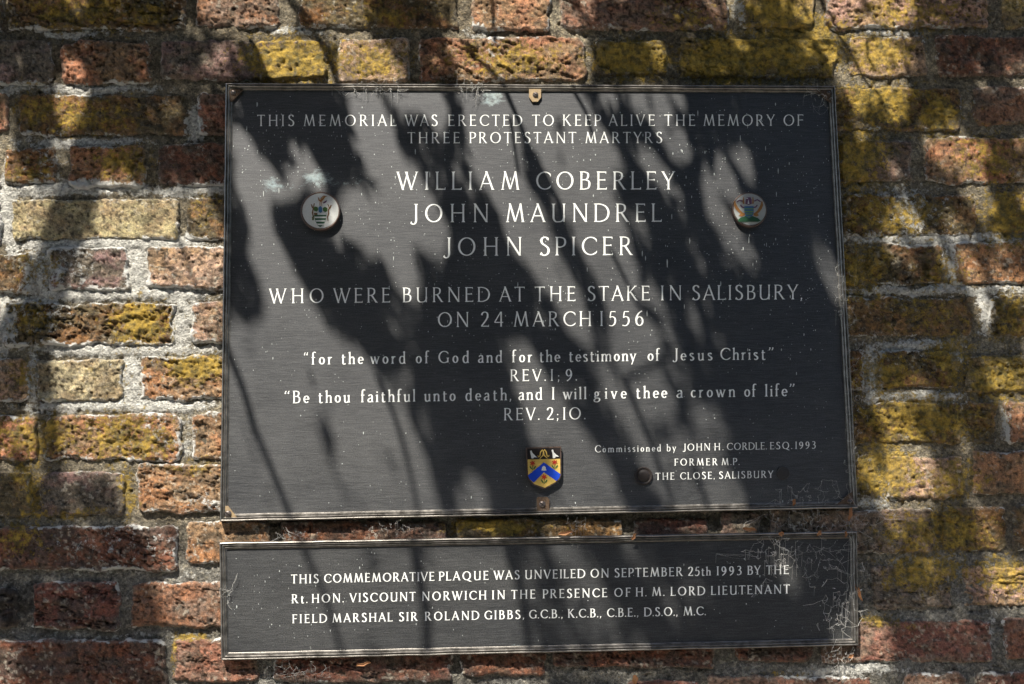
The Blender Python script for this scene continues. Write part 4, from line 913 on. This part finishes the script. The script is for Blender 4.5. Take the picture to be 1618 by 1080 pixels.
web('cobweb on the memorial plaque right frame beside the last word of the sentence', tangle(1330, 470, 14, 50, 40, .0115, .016, 16), .00018)

# dry leaf scraps
_m = NM('dry_leaf'); _m.set(base=_m.mix(_m.noise(150, 4), (.22, .075, .028), (.34, .18, .075)), rough=.8); M_DRY = _m.m
def dry(cx, cy, L, W, ang, d, label):
    o_ = P(cx, cy, d); v = []; n = 6; f = []
    for i in range(n + 1):
        t = i / n; wd = W * math.sin(math.pi * min(max(t * .94 + .03, 0), 1)) ** .8 * MPP / 2; x = (t - .5) * L * MPP
        for s_ in (-1, 0, 1):
            px, pz = x, s_ * wd
            px += .0006 * math.sin(i * 2.1 + cx); pz += .0007 * math.sin(i * 1.7 + cy) ; v.append((px * math.cos(ang) - pz * math.sin(ang), -abs(s_) * .0012 - .0015 * math.sin(t * 3.1), px * math.sin(ang) + pz * math.cos(ang)))
    for i in range(n):
        for j in range(2): f.append((i * 3 + j, (i + 1) * 3 + j, (i + 1) * 3 + j + 1, i * 3 + j + 1))
    o = new_obj('dry_leaf', v, f, M_DRY); md = o.modifiers.new('thickness', 'SOLIDIFY'); md.thickness = .0003
    o.location = [float(q) for q in o_]; tag(o, label, 'leaf', 'dry leaf scraps caught round the plaques')
dry(1254, 793, 11, 5, 1.4, .0125, 'small orange dry leaf caught inside the memorial plaque bottom frame')
dry(1343, 811, 22, 6, 1.35, .0155, 'narrow orange dry leaf hanging at the memorial plaque bottom right corner')
dry(1184, 836, 22, 6, -.1, .016, 'pale brown dry leaf lying flat on the lower plaque top frame')
dry(1234, 843, 9, 7, .2, .0155, 'red dry leaf scrap on the lower plaque top frame')
dry(1294, 842, 11, 6, .9, .0155, 'orange dry leaf scrap standing on the lower plaque top frame near its right end')
dry(1336, 843, 10, 4, 1.5, .0155, 'thin dry leaf scrap at the right end of the lower plaque top frame')
dry(893, 842, 24, 5, .15, .0150, 'curled ochre dry leaf on the lower frame right of the shield')
dry(1001, 848, 12, 5, 1.0, .0158, 'orange dry curl hanging over the lower top frame right of centre')
dry(1003, 1073, 15, 9, 1.5, .006, 'ochre papery leaf scrap stuck in the mortar at the bottom edge')
dry(1356, 935, 28, 5, 1.9, .012, 'orange dry leaf behind the lower plaque right frame')
dry(574, 1049, 22, 4, .2, .010, 'reddish dry stalk scrap under the lower plaque bottom frame')
dry(1344, 1036, 10, 6, .4, .007, 'white papery leaf scrap under the lower plaque right corner')

# ------------------------------------------------------------------ ground
def ground():
    n = 60; g = np.concatenate([-np.geomspace(60, .3, 24), np.linspace(-.25, .25, 5), np.geomspace(.3, 60, 24)])
    gx, gy = np.meshgrid(g, g); z = .02 * fbm(gx * 1.3, gy * 1.3, 3, 8)
    z = np.where(gy > -.05, -.05, z - .01)
    m = NM('rough_grass_ground'); c = m.mix(m.ramp(m.noise(6, 6, .7), [(.35, 0.0), (.65, 1.0)]), (.035, .055, .018), (.09, .075, .045))
    m.set(base=c, rough=.95); m.bump(m.noise(60, 5, .7), 1.0, .02)
    o = quad_mesh('ground', np.stack([gx, gy, z], -1).reshape(-1, 3), grid_quads(len(g), len(g))[:, ::-1], m.m); tag(o, kind='structure')
ground()

def path():  # unseen pale gravel strip added to bounce sunlight up onto the wall
    m = NM('bounce_gravel'); v = m.n('ShaderNodeTexVoronoi'); v.inputs['Scale'].default_value = 70; m.l(m.geo, v.inputs['Vector'])
    m.set(base=m.mix(.5, m.ramp(m.noise(8, 5, .7), [(.3, (.42, .39, .34)), (.7, (.60, .57, .50))]), v.outputs['Color'], 'MULTIPLY'), rough=.95); m.bump(v.outputs['Distance'], 1.0, .008)
    gx, gy = np.meshgrid(np.linspace(-12, 12, 240), np.linspace(-2.9, -.28, 27)); z = .022 + .006 * fbm(gx * 4, gy * 4, 3, 77) - .03 * (np.abs(gy + 1.59) > 1.29)
    tag(quad_mesh('bounce_gravel_strip', np.stack([gx, gy, z], -1).reshape(-1, 3), grid_quads(240, 27)[:, ::-1], m.m), kind='structure')
path()

# ------------------------------------------------------------------ the light and shade: foliage of a small tree over the wall
# lit patches on the wall and plaques (photo px), value = how open the foliage is there
LIT = [
 (1, [(372,212),(388,215),(405,250),(420,268),(440,283),(450,306),(440,310),(422,295),(421,320),(420,347),(433,377),(450,413),(470,450),(500,492),(520,535),(560,555),(585,580),(600,610),(625,650),(650,680),(665,720),(682,770),(695,830),(352,830),(352,528),(372,519),(400,522),(420,510),(425,480),(412,440),(403,410),(400,380),(398,345),(385,310),(376,280),(388,268),(378,240)]),
 (.6, [(358,290),(367,305),(372,330),(362,350)]), (.9, [(450,248),(458,250),(470,285),(475,303),(457,300)]), (.9, [(480,243),(491,250),(503,285),(515,310),(487,302)]),
 (1, [(545,140),(590,140),(605,175),(618,200),(620,228),(612,255),(640,265),(660,285),(682,320),(702,360),(706,398),(690,402),(665,388),(642,378),(650,415),(660,445),(645,470),(625,440),(606,405),(585,388),(560,377),(542,365),(530,385),(515,380),(525,365),(545,350),(540,320),(548,305),(590,312),(612,300),(590,280),(575,235),(560,190)]),
 (.9, [(600,140),(655,140),(657,172),(640,172),(615,158)]), (.9, [(662,145),(690,148),(705,180),(710,207),(695,207),(678,186),(662,165)]),
 (1, [(728,138),(800,138),(803,160),(810,190),(815,215),(818,250),(822,290),(845,320),(862,360),(880,410),(915,480),(935,540),(915,540),(890,490),(862,455),(840,420),(815,395),(800,360),(785,320),(762,285),(750,250),(743,220),(735,170)]),
 (1, [(806,138),(903,138),(925,180),(950,210),(958,260),(955,300),(975,340),(990,380),(1000,430),(1000,470),(975,505),(955,495),(960,470),(935,420),(905,370),(890,330),(868,275),(850,235),(828,200),(812,165)]),
 (.9, [(947,142),(966,142),(968,172),(955,172)]), (.95, [(985,142),(1045,142),(1050,180),(1055,207),(1035,205),(1015,180),(992,168)]), (.9, [(1050,215),(1065,205),(1078,215),(1083,240),(1085,264),(1076,247),(1062,249),(1050,235)]),
 (.6, [(1068,152),(1074,152),(1073,172),(1067,170)]), (.6, [(957,233),(975,240),(985,262),(972,272)]), (.9, [(1003,225),(1015,238),(1040,255),(1053,275),(1051,295),(1030,277),(1008,252)]),
 (.95, [(1115,262),(1124,252),(1140,258),(1150,275),(1157,297),(1168,315),(1155,318),(1140,305),(1125,285)]), (.9, [(1112,285),(1116,333),(1140,367),(1160,397),(1178,419),(1185,410),(1182,383),(1172,363),(1150,347),(1132,320),(1121,290)]),
 (.8, [(1150,213),(1165,223),(1178,245),(1184,277),(1178,285),(1165,262),(1152,235)]), (.35, [(1143,398),(1155,413),(1165,437),(1155,434),(1143,417)]), (.3, [(1283,375),(1302,385),(1310,405),(1295,400)]), (.85, [(1290,407),(1302,415),(1317,432),(1327,450),(1325,468),(1312,460),(1298,437)]),
 (.7, [(1025,463),(1032,463),(1047,490),(1040,492)]), (.8, [(888,490),(914,492),(920,520),(905,525),(893,510)]),
 (.3, [(608,485),(635,490),(655,525),(650,545),(625,530)]), (.75, [(718,815),(733,772),(745,750),(765,780),(787,815)]),
 (1, [(795,532),(830,540),(852,590),(872,630),(902,660),(927,700),(952,740),(972,780),(988,815),(862,815),(885,770),(888,705),(845,700),(828,640),(812,590)]),
 (.9, [(945,576),(960,578),(985,610),(1002,650),(1020,690),(1050,712),(1085,688),(1102,700),(1132,730),(1162,770),(1180,812),(1065,812),(1050,770),(1030,745),(1008,715),(985,680),(965,630)]),
 (1, [(960,520),(975,532),(985,527),(1000,506),(1020,508),(1035,520),(1034,547),(1025,570),(1005,590),(995,601),(985,598),(978,575),(968,545)]), (.95, [(1005,602),(1030,586),(1050,605),(1062,630),(1047,652),(1025,654),(1010,637),(1000,617)]),
 (.8, [(1091,618),(1099,640),(1111,660),(1120,648),(1127,660),(1142,680),(1152,700),(1157,722),(1140,717),(1125,702),(1105,672),(1094,650)]),
 # lower plaque
 (1, [(352,868),(790,868),(800,880),(815,920),(830,960),(845,1045),(345,1045)]), (.6, [(865,860),(908,860),(925,900),(945,930),(972,960),(992,1030),(936,1030),(915,970),(890,930)]), (.25, [(1020,855),(1050,860),(1085,950),(1095,1010),(1070,990),(1045,920)]),
 (.5, [(1225,882),(1245,880),(1256,905),(1262,935),(1240,925)]), (.95, [(1310,1022),(1324,992),(1345,980),(1356,985),(1356,1025)]), (.35, [(830,860),(870,860),(905,960),(925,1035),(850,1035)]),
 # bricks left
 (1, [(98,90),(118,98),(135,115),(138,134),(105,134)]), (.9, [(165,122),(180,112),(198,110),(207,128),(175,131)]), (1, [(90,140),(118,145),(135,165),(146,212),(100,218),(88,205),(95,175)]), (1, [(-10,212),(10,215),(16,235),(14,300),(-10,330)]),
 (1, [(312,-10),(452,-10),(455,40),(475,75),(460,62),(400,60),(345,35),(322,20)]), (.8, [(318,98),(326,96),(344,140),(338,142)]), (.7, [(342,78),(352,80),(358,112),(350,110)]), (.9, [(260,6),(278,6),(278,18),(266,18)]),
 (1, [(412,60),(505,60),(516,92),(524,127),(520,140),(432,140),(425,100)]), (1, [(480,-10),(537,-10),(535,20),(515,34),(493,28)]), (1, [(545,-10),(590,-10),(575,30),(570,50),(600,78),(628,108),(640,140),(540,140),(535,80),(546,40)]),
 (1, [(706,58),(722,50),(730,0),(728,-10),(868,-10),(870,44),(886,10),(900,20),(915,46),(926,66),(926,140),(735,140),(722,100)]), (.3, [(1052,78),(1066,80),(1078,104),(1066,104)]),
 (1, [(1268,-10),(1285,-10),(1300,35),(1325,80),(1345,130),(1368,175),(1350,170),(1322,112),(1290,50)]), (.6, [(1255,15),(1262,20),(1276,60),(1272,62)]), (1, [(1302,-10),(1345,-10),(1350,30),(1382,40),(1385,-10),(1430,-10),(1445,25),(1410,46),(1345,50),(1325,52)]), (1, [(1342,56),(1400,56),(1418,80),(1445,120),(1378,122),(1352,86)]), (.7, [(1590,102),(1625,95),(1625,132),(1600,128)]),
 (.75, [(1345,125),(1440,128),(1430,160),(1410,180),(1390,150),(1360,150)]), (1, [(1459,176),(1471,186),(1481,215),(1494,250),(1488,264),(1470,242),(1459,212)]), (1, [(1502,184),(1516,190),(1523,230),(1542,265),(1553,292),(1564,312),(1550,332),(1535,327),(1520,300),(1511,260),(1504,220)]), (.6, [(1550,238),(1566,240),(1566,256),(1552,254)]),
 (.6, [(1350,205),(1360,205),(1368,226),(1360,226)]), (.85, [(1420,342),(1444,340),(1462,372),(1445,378),(1430,362)]), (.85, [(1495,336),(1510,340),(1518,370),(1500,372)]), (1, [(1393,374),(1415,374),(1432,402),(1446,434),(1428,430),(1408,405)]), (.7, [(1462,384),(1484,386),(1492,412),(1474,408)]),
 (1, [(1514,408),(1535,414),(1557,450),(1537,449),(1518,430)]), (.8, [(1564,426),(1578,430),(1588,450),(1574,449)]), (.9, [(1575,448),(1625,448),(1625,474),(1590,468)]), (.9, [(1538,468),(1558,470),(1566,500),(1548,502)]), (.7, [(1550,580),(1580,588),(1616,600),(1612,628),(1570,622)]),
 (.85, [(1392,634),(1432,632),(1440,655),(1425,690),(1400,682)]), (1, [(1404,700),(1462,700),(1466,745),(1474,790),(1430,800),(1412,806),(1388,800),(1390,765),(1406,740)]), (.7, [(1512,690),(1538,692),(1536,712),(1520,712)]), (.85, [(1584,628),(1616,632),(1612,662),(1590,654)]), (.4, [(1536,786),(1584,786),(1580,803),(1545,803)]), (.6, [(1548,828),(1562,830),(1564,872),(1552,872)]),
 (.9, [(1562,888),(1580,882),(1600,890),(1618,920),(1625,955),(1590,958),(1568,945)]), (1, [(1360,985),(1385,978),(1403,1010),(1408,1054),(1360,1056)]), (.75, [(1325,1054),(1400,1052),(1400,1090),(1320,1090)]), (.4, [(1352,728),(1378,730),(1392,760),(1372,770)]), (.6, [(1440,612),(1480,614),(1478,628),(1440,628)]), (.7, [(1395,782),(1460,790),(1458,806),(1402,806)]),
 # left field
 (1, [(-10,300),(60,312),(110,300),(150,296),(200,300),(230,310),(345,320),(352,528),(352,830),(205,830),(195,770),(170,748),(70,742),(-10,735)]), (.9, [(108,228),(160,235),(170,275),(160,300),(120,298)]), (.85, [(212,824),(240,824),(262,860),(285,895),(262,895),(240,860)]), (1, [(292,820),(352,820),(352,1000),(300,990),(255,960),(238,915),(290,900)]),
 (1, [(-10,1010),(10,1012),(24,1050),(34,1090),(-10,1090)]), (1, [(268,1000),(352,1000),(420,1050),(420,1090),(270,1090)]), (.7, [(60,820),(100,808),(90,818)]), (.5, [(100,805),(125,800),(140,815),(110,817)]),
]
DARK = [  # (opacity, polygon) foliage inside the lit areas
 (.85, [(28,322),(90,312),(140,318),(150,350),(158,376),(100,376),(40,372),(26,350)]), (.75, [(205,316),(240,312),(262,330),(268,352),(240,370),(218,360),(208,340)]), (.7, [(0,398),(50,392),(50,440),(40,462),(-5,462)]), (.9, [(88,398),(118,392),(128,420),(128,450),(108,448),(96,425)]), (.6, [(130,392),(200,392),(205,420),(160,405)]),
 (.8, [(20,478),(85,472),(100,500),(110,545),(60,548),(25,530)]), (.6, [(110,500),(140,480),(150,520),(170,560),(140,550)]), (.85, [(62,566),(95,560),(110,590),(115,630),(70,632),(58,600)]), (.55, [(145,556),(175,556),(195,600),(200,640),(180,625),(160,590)]), (.7, [(25,562),(48,568),(48,630),(32,620)]),
 (.55, [(0,645),(60,645),(120,640),(80,660),(75,740),(-5,742)]), (.55, [(85,650),(110,648),(130,690),(130,742),(100,735)]), (.6, [(175,640),(200,645),(215,690),(222,740),(200,750),(190,700)]), (.85, [(78,750),(140,738),(172,752),(196,790),(200,822),(90,822),(66,800)]), (.5, [(10,770),(48,760),(46,815),(5,815)]), (.55, [(140,632),(170,636),(165,650),(140,648)]),
 (.7, [(288,1022),(310,1015),(330,1060),(318,1085),(300,1060)]), (.6, [(275,925),(245,940),(215,925),(230,990),(270,990),(290,965)]), (.4, [(225,520),(260,530),(262,560),(235,548)]), (.35, [(315,388),(350,390),(350,420),(330,415)]), (.45, [(145,300),(200,300),(196,312),(150,312)]),
 (.45, [(446,508),(465,515),(500,600),(530,680),(560,760),(570,820),(540,820),(520,750),(485,650),(465,580)]), (.8, [(1340,-5),(1380,-5),(1384,40),(1362,36),(1350,20)]),
 (.35, [(1400,60),(1425,60),(1440,90),(1430,105)]), (.7, [(1408,722),(1420,722),(1438,790),(1424,792)]), (.85, [(1585,886),(1618,890),(1618,915),(1600,905)]), (.7, [(1060,690),(1080,690),(1070,705)]),
]
TWIGS = [  # shadow paths on the wall (photo px) and stem radius in mm
 ([(357,545),(372,580),(385,612),(405,680),(430,740),(460,815),(487,880),(515,940),(543,1035),(555,1080)], 5.2), ([(598,600),(625,660),(640,710),(652,760),(665,830)], 3.6), ([(655,860),(664,920),(674,960),(676,1040)], 7.5), ([(725,52),(752,80),(785,118),(800,150),(820,195),(835,235),(860,280),(883,322),(893,367),(927,453),(950,500)], 3.8),
 ([(779,-20),(781,30),(784,75)], 3.2), ([(905,145),(925,180),(935,215)], 3.0), ([(806,190),(812,230),(818,275)], 2.6), ([(1095,735),(1106,770),(1120,812)], 4.0), ([(278,370),(290,395),(300,425),(312,458),(330,490)], 3.4), ([(1360,140),(1348,100),(1325,60),(1300,20)], 0.1), ([(1290,-20),(1308,25),(1340,75),(1362,120),(1392,160)], 2.6), ([(985,600),(1010,590),(1050,565)], 3.4), ([(1395,55),(1370,70),(1372,95),(1385,120)], 2.2),
 ([(455,-10),(490,40),(520,90),(535,135)], 5.5), ([(395,60),(410,90),(428,135)], 4.0), ([(800,870),(822,930),(838,1040)], 6.0), ([(965,400),(985,440),(1010,490)], 3.0), ([(990,610),(1010,660),(1030,710),(1060,790)], 4.0),
]
def to_wall(poly):
    """a patch seen on the plaques, carried on along the sunlight to the wall face behind them"""
    c = np.mean(np.array(poly, float), axis=0)
    if not (352 < c[0] < 1357 and 132 < c[1] < 1045): return poly
    k = PD / SUN[1] / MPP
    return [(x + SUN[0] * k, y - SUN[2] * k) for x, y in poly]
def in_poly(px, py, poly):
    r = np.zeros(px.shape, bool); n = len(poly)
    for i in range(n):
        x0, y0 = poly[i]; x1, y1 = poly[(i + 1) % n]
        if y0 == y1: continue
        c = ((y0 > py) != (y1 > py)) & (px < (x1 - x0) * (py - y0) / (y1 - y0) + x0); r ^= c
    return r
RES = 2.0; gx0, gy0, gx1, gy1 = -700, -500, 2300, 1500
mx, my = np.meshgrid(np.arange(gx0, gx1, RES), np.arange(gy0, gy1, RES))
open_ = np.where((mx < -10) | (mx > 1628) | (my < -10) | (my > 1090), sm(.15, .35, fbm(mx / 60 - my / 130, my / 110, 3, 44)), 0.0)
for a, poly in LIT: open_ = np.where(in_poly(mx, my, to_wall(poly)), np.maximum(open_, a), open_)
for a, poly in [(a * (.55 if p[0][0] < 350 else 1), p) for a, p in DARK]: open_ = np.where(in_poly(mx, my, to_wall(poly)), np.minimum(open_, 1 - a), open_)
def _dil(a, k):
    for _ in range(k):
        b = a.copy()
        b[1:] = np.maximum(b[1:], a[:-1]); b[:-1] = np.maximum(b[:-1], a[1:]); b[:, 1:] = np.maximum(b[:, 1:], a[:, :-1]); b[:, :-1] = np.maximum(b[:, :-1], a[:, 1:]); a = b
    return a
open_ = _dil(open_, 1)
open_ = np.maximum(open_, .34 * (1 - sm(1080, 1180, mx) * sm(1390, 1350, mx) * sm(100, 130, my) * sm(1060, 1030, my)) * (1 - .7 * sm(400, 430, mx) * sm(800, 760, mx) * sm(370, 400, my) * sm(580, 550, my)) * sm(.30, .50, fbm(mx / 11 - my / 28, my / 40, 3, 52)))
open_ *= 1 - .38 * sm(-.1, .55, fbm(mx / 22 - my / 60, my / 70, 3, 48))
def openness(px, py):
    i = np.clip(((py - gy0) / RES).astype(int), 0, open_.shape[0] - 1); j = np.clip(((px - gx0) / RES).astype(int), 0, open_.shape[1] - 1)
    return open_[i, j]
_m = NM('tree_leaf'); _c = _m.mix(_m.noise(20, 3), (.035, .070, .018), (.075, .12, .03)); _m.set(base=_c, rough=.55); M_LEAF = _m.m
_m = NM('tree_bark'); _m.set(base=_m.mix(_m.noise(40, 5, .7), (.06, .045, .035), (.14, .11, .085)), rough=.9); _m.bump(_m.noise(80, 5, .7), 1.0, .004); M_BARK = _m.m
tree = empty('overhanging_tree', (-1.75, -.85, 0), 'small leafy tree whose crown over the wall top dapples both plaques with shade', 'tree')
def leaves(N, L, Wd, tol, seed):
    r = np.random.default_rng(seed)
    px = r.uniform(gx0, gx1, N); py = r.uniform(gy0, gy1, N)
    W = P(px, py)
    hz = CZ + r.uniform(.92, 1.5, N)
    t = (hz - W[:, 2]) / (-SUN[2]); C = W - SUN * t[:, None]
    # leaf axes: roughly across the sun, tips drooping the way the streaks run
    ax_ = r.normal(0, .38, (N, 3)) + np.array([.40, 0, -1.0])
    nrm = -SUN + r.normal(0, .35, (N, 3)); nrm /= np.linalg.norm(nrm, axis=1, keepdims=True)
    ax_ -= nrm * np.sum(ax_ * nrm, 1, keepdims=True); ax_ /= np.linalg.norm(ax_, axis=1, keepdims=True)
    bx = np.cross(nrm, ax_)
    ln = L * r.uniform(.7, 1.25, N)[:, None]; wd = Wd * r.uniform(.7, 1.2, N)[:, None]
    pts = [C - ax_ * ln / 2, C + bx * wd / 2 - ax_ * ln * .08, C + ax_ * ln / 2, C - bx * wd / 2 - ax_ * ln * .08]
    acc = openness(px, py) * 1.0; mxo = acc.copy()
    for p in pts:
        tt = -p[:, 1] / SUN[1]; q = p + SUN * tt[:, None]
        a, b = topx(q[:, 0], q[:, 2]); o_ = openness(a, b); acc += o_; mxo = np.maximum(mxo, o_)
    keep = (mxo < .12) | ((mxo < .93) & (r.random(N) < -np.log(np.clip(mxo, .05, 1)) / 8))
    keep &= (C[:, 1] < -.04) & (C[:, 2] > CZ + .6)
    drop = nrm * (wd * .18)
    v = np.stack([pts[0][keep], pts[1][keep] - drop[keep], pts[2][keep], pts[3][keep] - drop[keep]], 1)
    return v
V = np.concatenate([leaves(16000, .042, .020, 1.0, 1), leaves(60000, .030, .010, 1.0, 2), leaves(110000, .017, .0065, 1.0, 3)])
n = len(V); print('leaves', n)
q = np.arange(n * 4).reshape(n, 4); tri = np.concatenate([q[:, [0, 1, 2]], q[:, [0, 2, 3]]])
tag(quad_mesh('foliage', V.reshape(-1, 3), tri, M_LEAF, tree, False), kind='stuff')
mb = MB()
for path, rad in TWIGS:
    if rad < 1: continue
    pts = []
    for i, (x, y) in enumerate(to_wall(path)):
        Wp = P(x, y); hz = CZ + .76 + .03 * math.sin(i); t = (hz - Wp[2]) / (-SUN[2]); pts.append(Wp - SUN * t)
    new_obj('twig', *tube(np.array(pts), [rad / 1000 * (1 - .25 * i / len(pts)) for i in range(len(pts))], 6), M_BARK, tree, True)
tr = np.array([(-1.75, -.85, -.1), (-1.72, -.86, .6), (-1.64, -.84, 1.3), (-1.50, -.80, 1.9), (-1.30, -.74, 2.35), (-1.0, -.66, 2.62)])
new_obj('trunk', *tube(tr, [.075, .06, .052, .045, .036, .028], 12), M_BARK, tree, True)
for k, pth in enumerate([[(-1.0, -.66, 2.62), (-.75, -.42, 2.62), (-.4, -.24, 2.60), (0, -.18, 2.60), (.5, -.17, 2.58), (1.0, -.20, 2.56)], [(-1.0, -.66, 2.62), (-1.05, -.80, 2.72), (-1.15, -1.05, 2.80)], [(-1.30, -.74, 2.35), (-1.25, -.60, 2.42), (-1.30, -.30, 2.52)]]):
    new_obj('branch', *tube(np.array(pth), np.linspace(.024, .006, len(pth)), 8), M_BARK, tree, True)

# unseen tall hedge added opposite the wall, to keep the metal's reflections dark
def hedge():
    t = empty('added_hedge', (0, -5.2, 0), 'tall dense dark green hedge facing the brick wall across the path', 'hedge')
    x0, x1, y0, y1, h = -9, 9, -6.0, -4.6, 6.0
    nx, nz = 160, 50
    gx, gz = np.meshgrid(np.linspace(x0, x1, nx), np.linspace(0, h, nz))
    y = y1 + .18 * fbm(gx * 1.1, gz * 1.1, 3, 61) + .10 * fbm(gx * 5, gz * 5, 3, 62) - .4 * sm(h - .5, h, gz)
    co = np.stack([gx, y, gz], -1).reshape(-1, 3)
    m = NM('added_hedge_foliage'); m.set(base=m.mix(m.ramp(m.noise(14, 5, .8), [(.4, 0.0), (.6, 1.0)]), (.014, .024, .009), (.04, .065, .02)), rough=.7); m.bump(m.noise(25, 5, .8), 1.0, .05)
    quad_mesh('face', co, grid_quads(nx, nz)[:, ::-1], m.m, t)
    gx, gy = np.meshgrid(np.linspace(x0, x1, nx), np.linspace(y0, y1 - .3, 12)); z = h + .12 * fbm(gx * 2, gy * 2, 3, 63)
    quad_mesh('top', np.stack([gx, gy, z], -1).reshape(-1, 3), grid_quads(nx, 12), m.m, t)
    new_obj('core', [(x0, y0, 0), (x1, y0, 0), (x1, y1 - .45, 0), (x0, y1 - .45, 0), (x0, y0, h - .1), (x1, y0, h - .1), (x1, y1 - .45, h - .1), (x0, y1 - .45, h - .1)], [(0, 3, 2, 1), (4, 5, 6, 7), (0, 1, 5, 4), (1, 2, 6, 5), (2, 3, 7, 6), (3, 0, 4, 7)], m.m, t)
    r = np.random.default_rng(5); N = 30000
    c = np.stack([r.uniform(x0, x1, N), np.zeros(N), r.uniform(.05, h, N)], 1)
    c[:, 1] = y1 + .18 * fbm(c[:, 0] * 1.1, c[:, 2] * 1.1, 3, 61) + .10 * fbm(c[:, 0] * 5, c[:, 2] * 5, 3, 62) - .4 * sm(h - .5, h, c[:, 2]) + r.uniform(-.02, .06, N)
    a = r.normal(0, 1, (N, 3)); a /= np.linalg.norm(a, axis=1, keepdims=True); b = np.cross(a, r.normal(0, 1, (N, 3))); b /= np.linalg.norm(b, axis=1, keepdims=True)
    V = np.stack([c - a * .03, c + b * .012, c + a * .03, c - b * .012], 1)
    tag(quad_mesh('leaves', V.reshape(-1, 3), np.arange(N * 4).reshape(N, 4), M_LEAF, t, False), kind='stuff')
hedge()
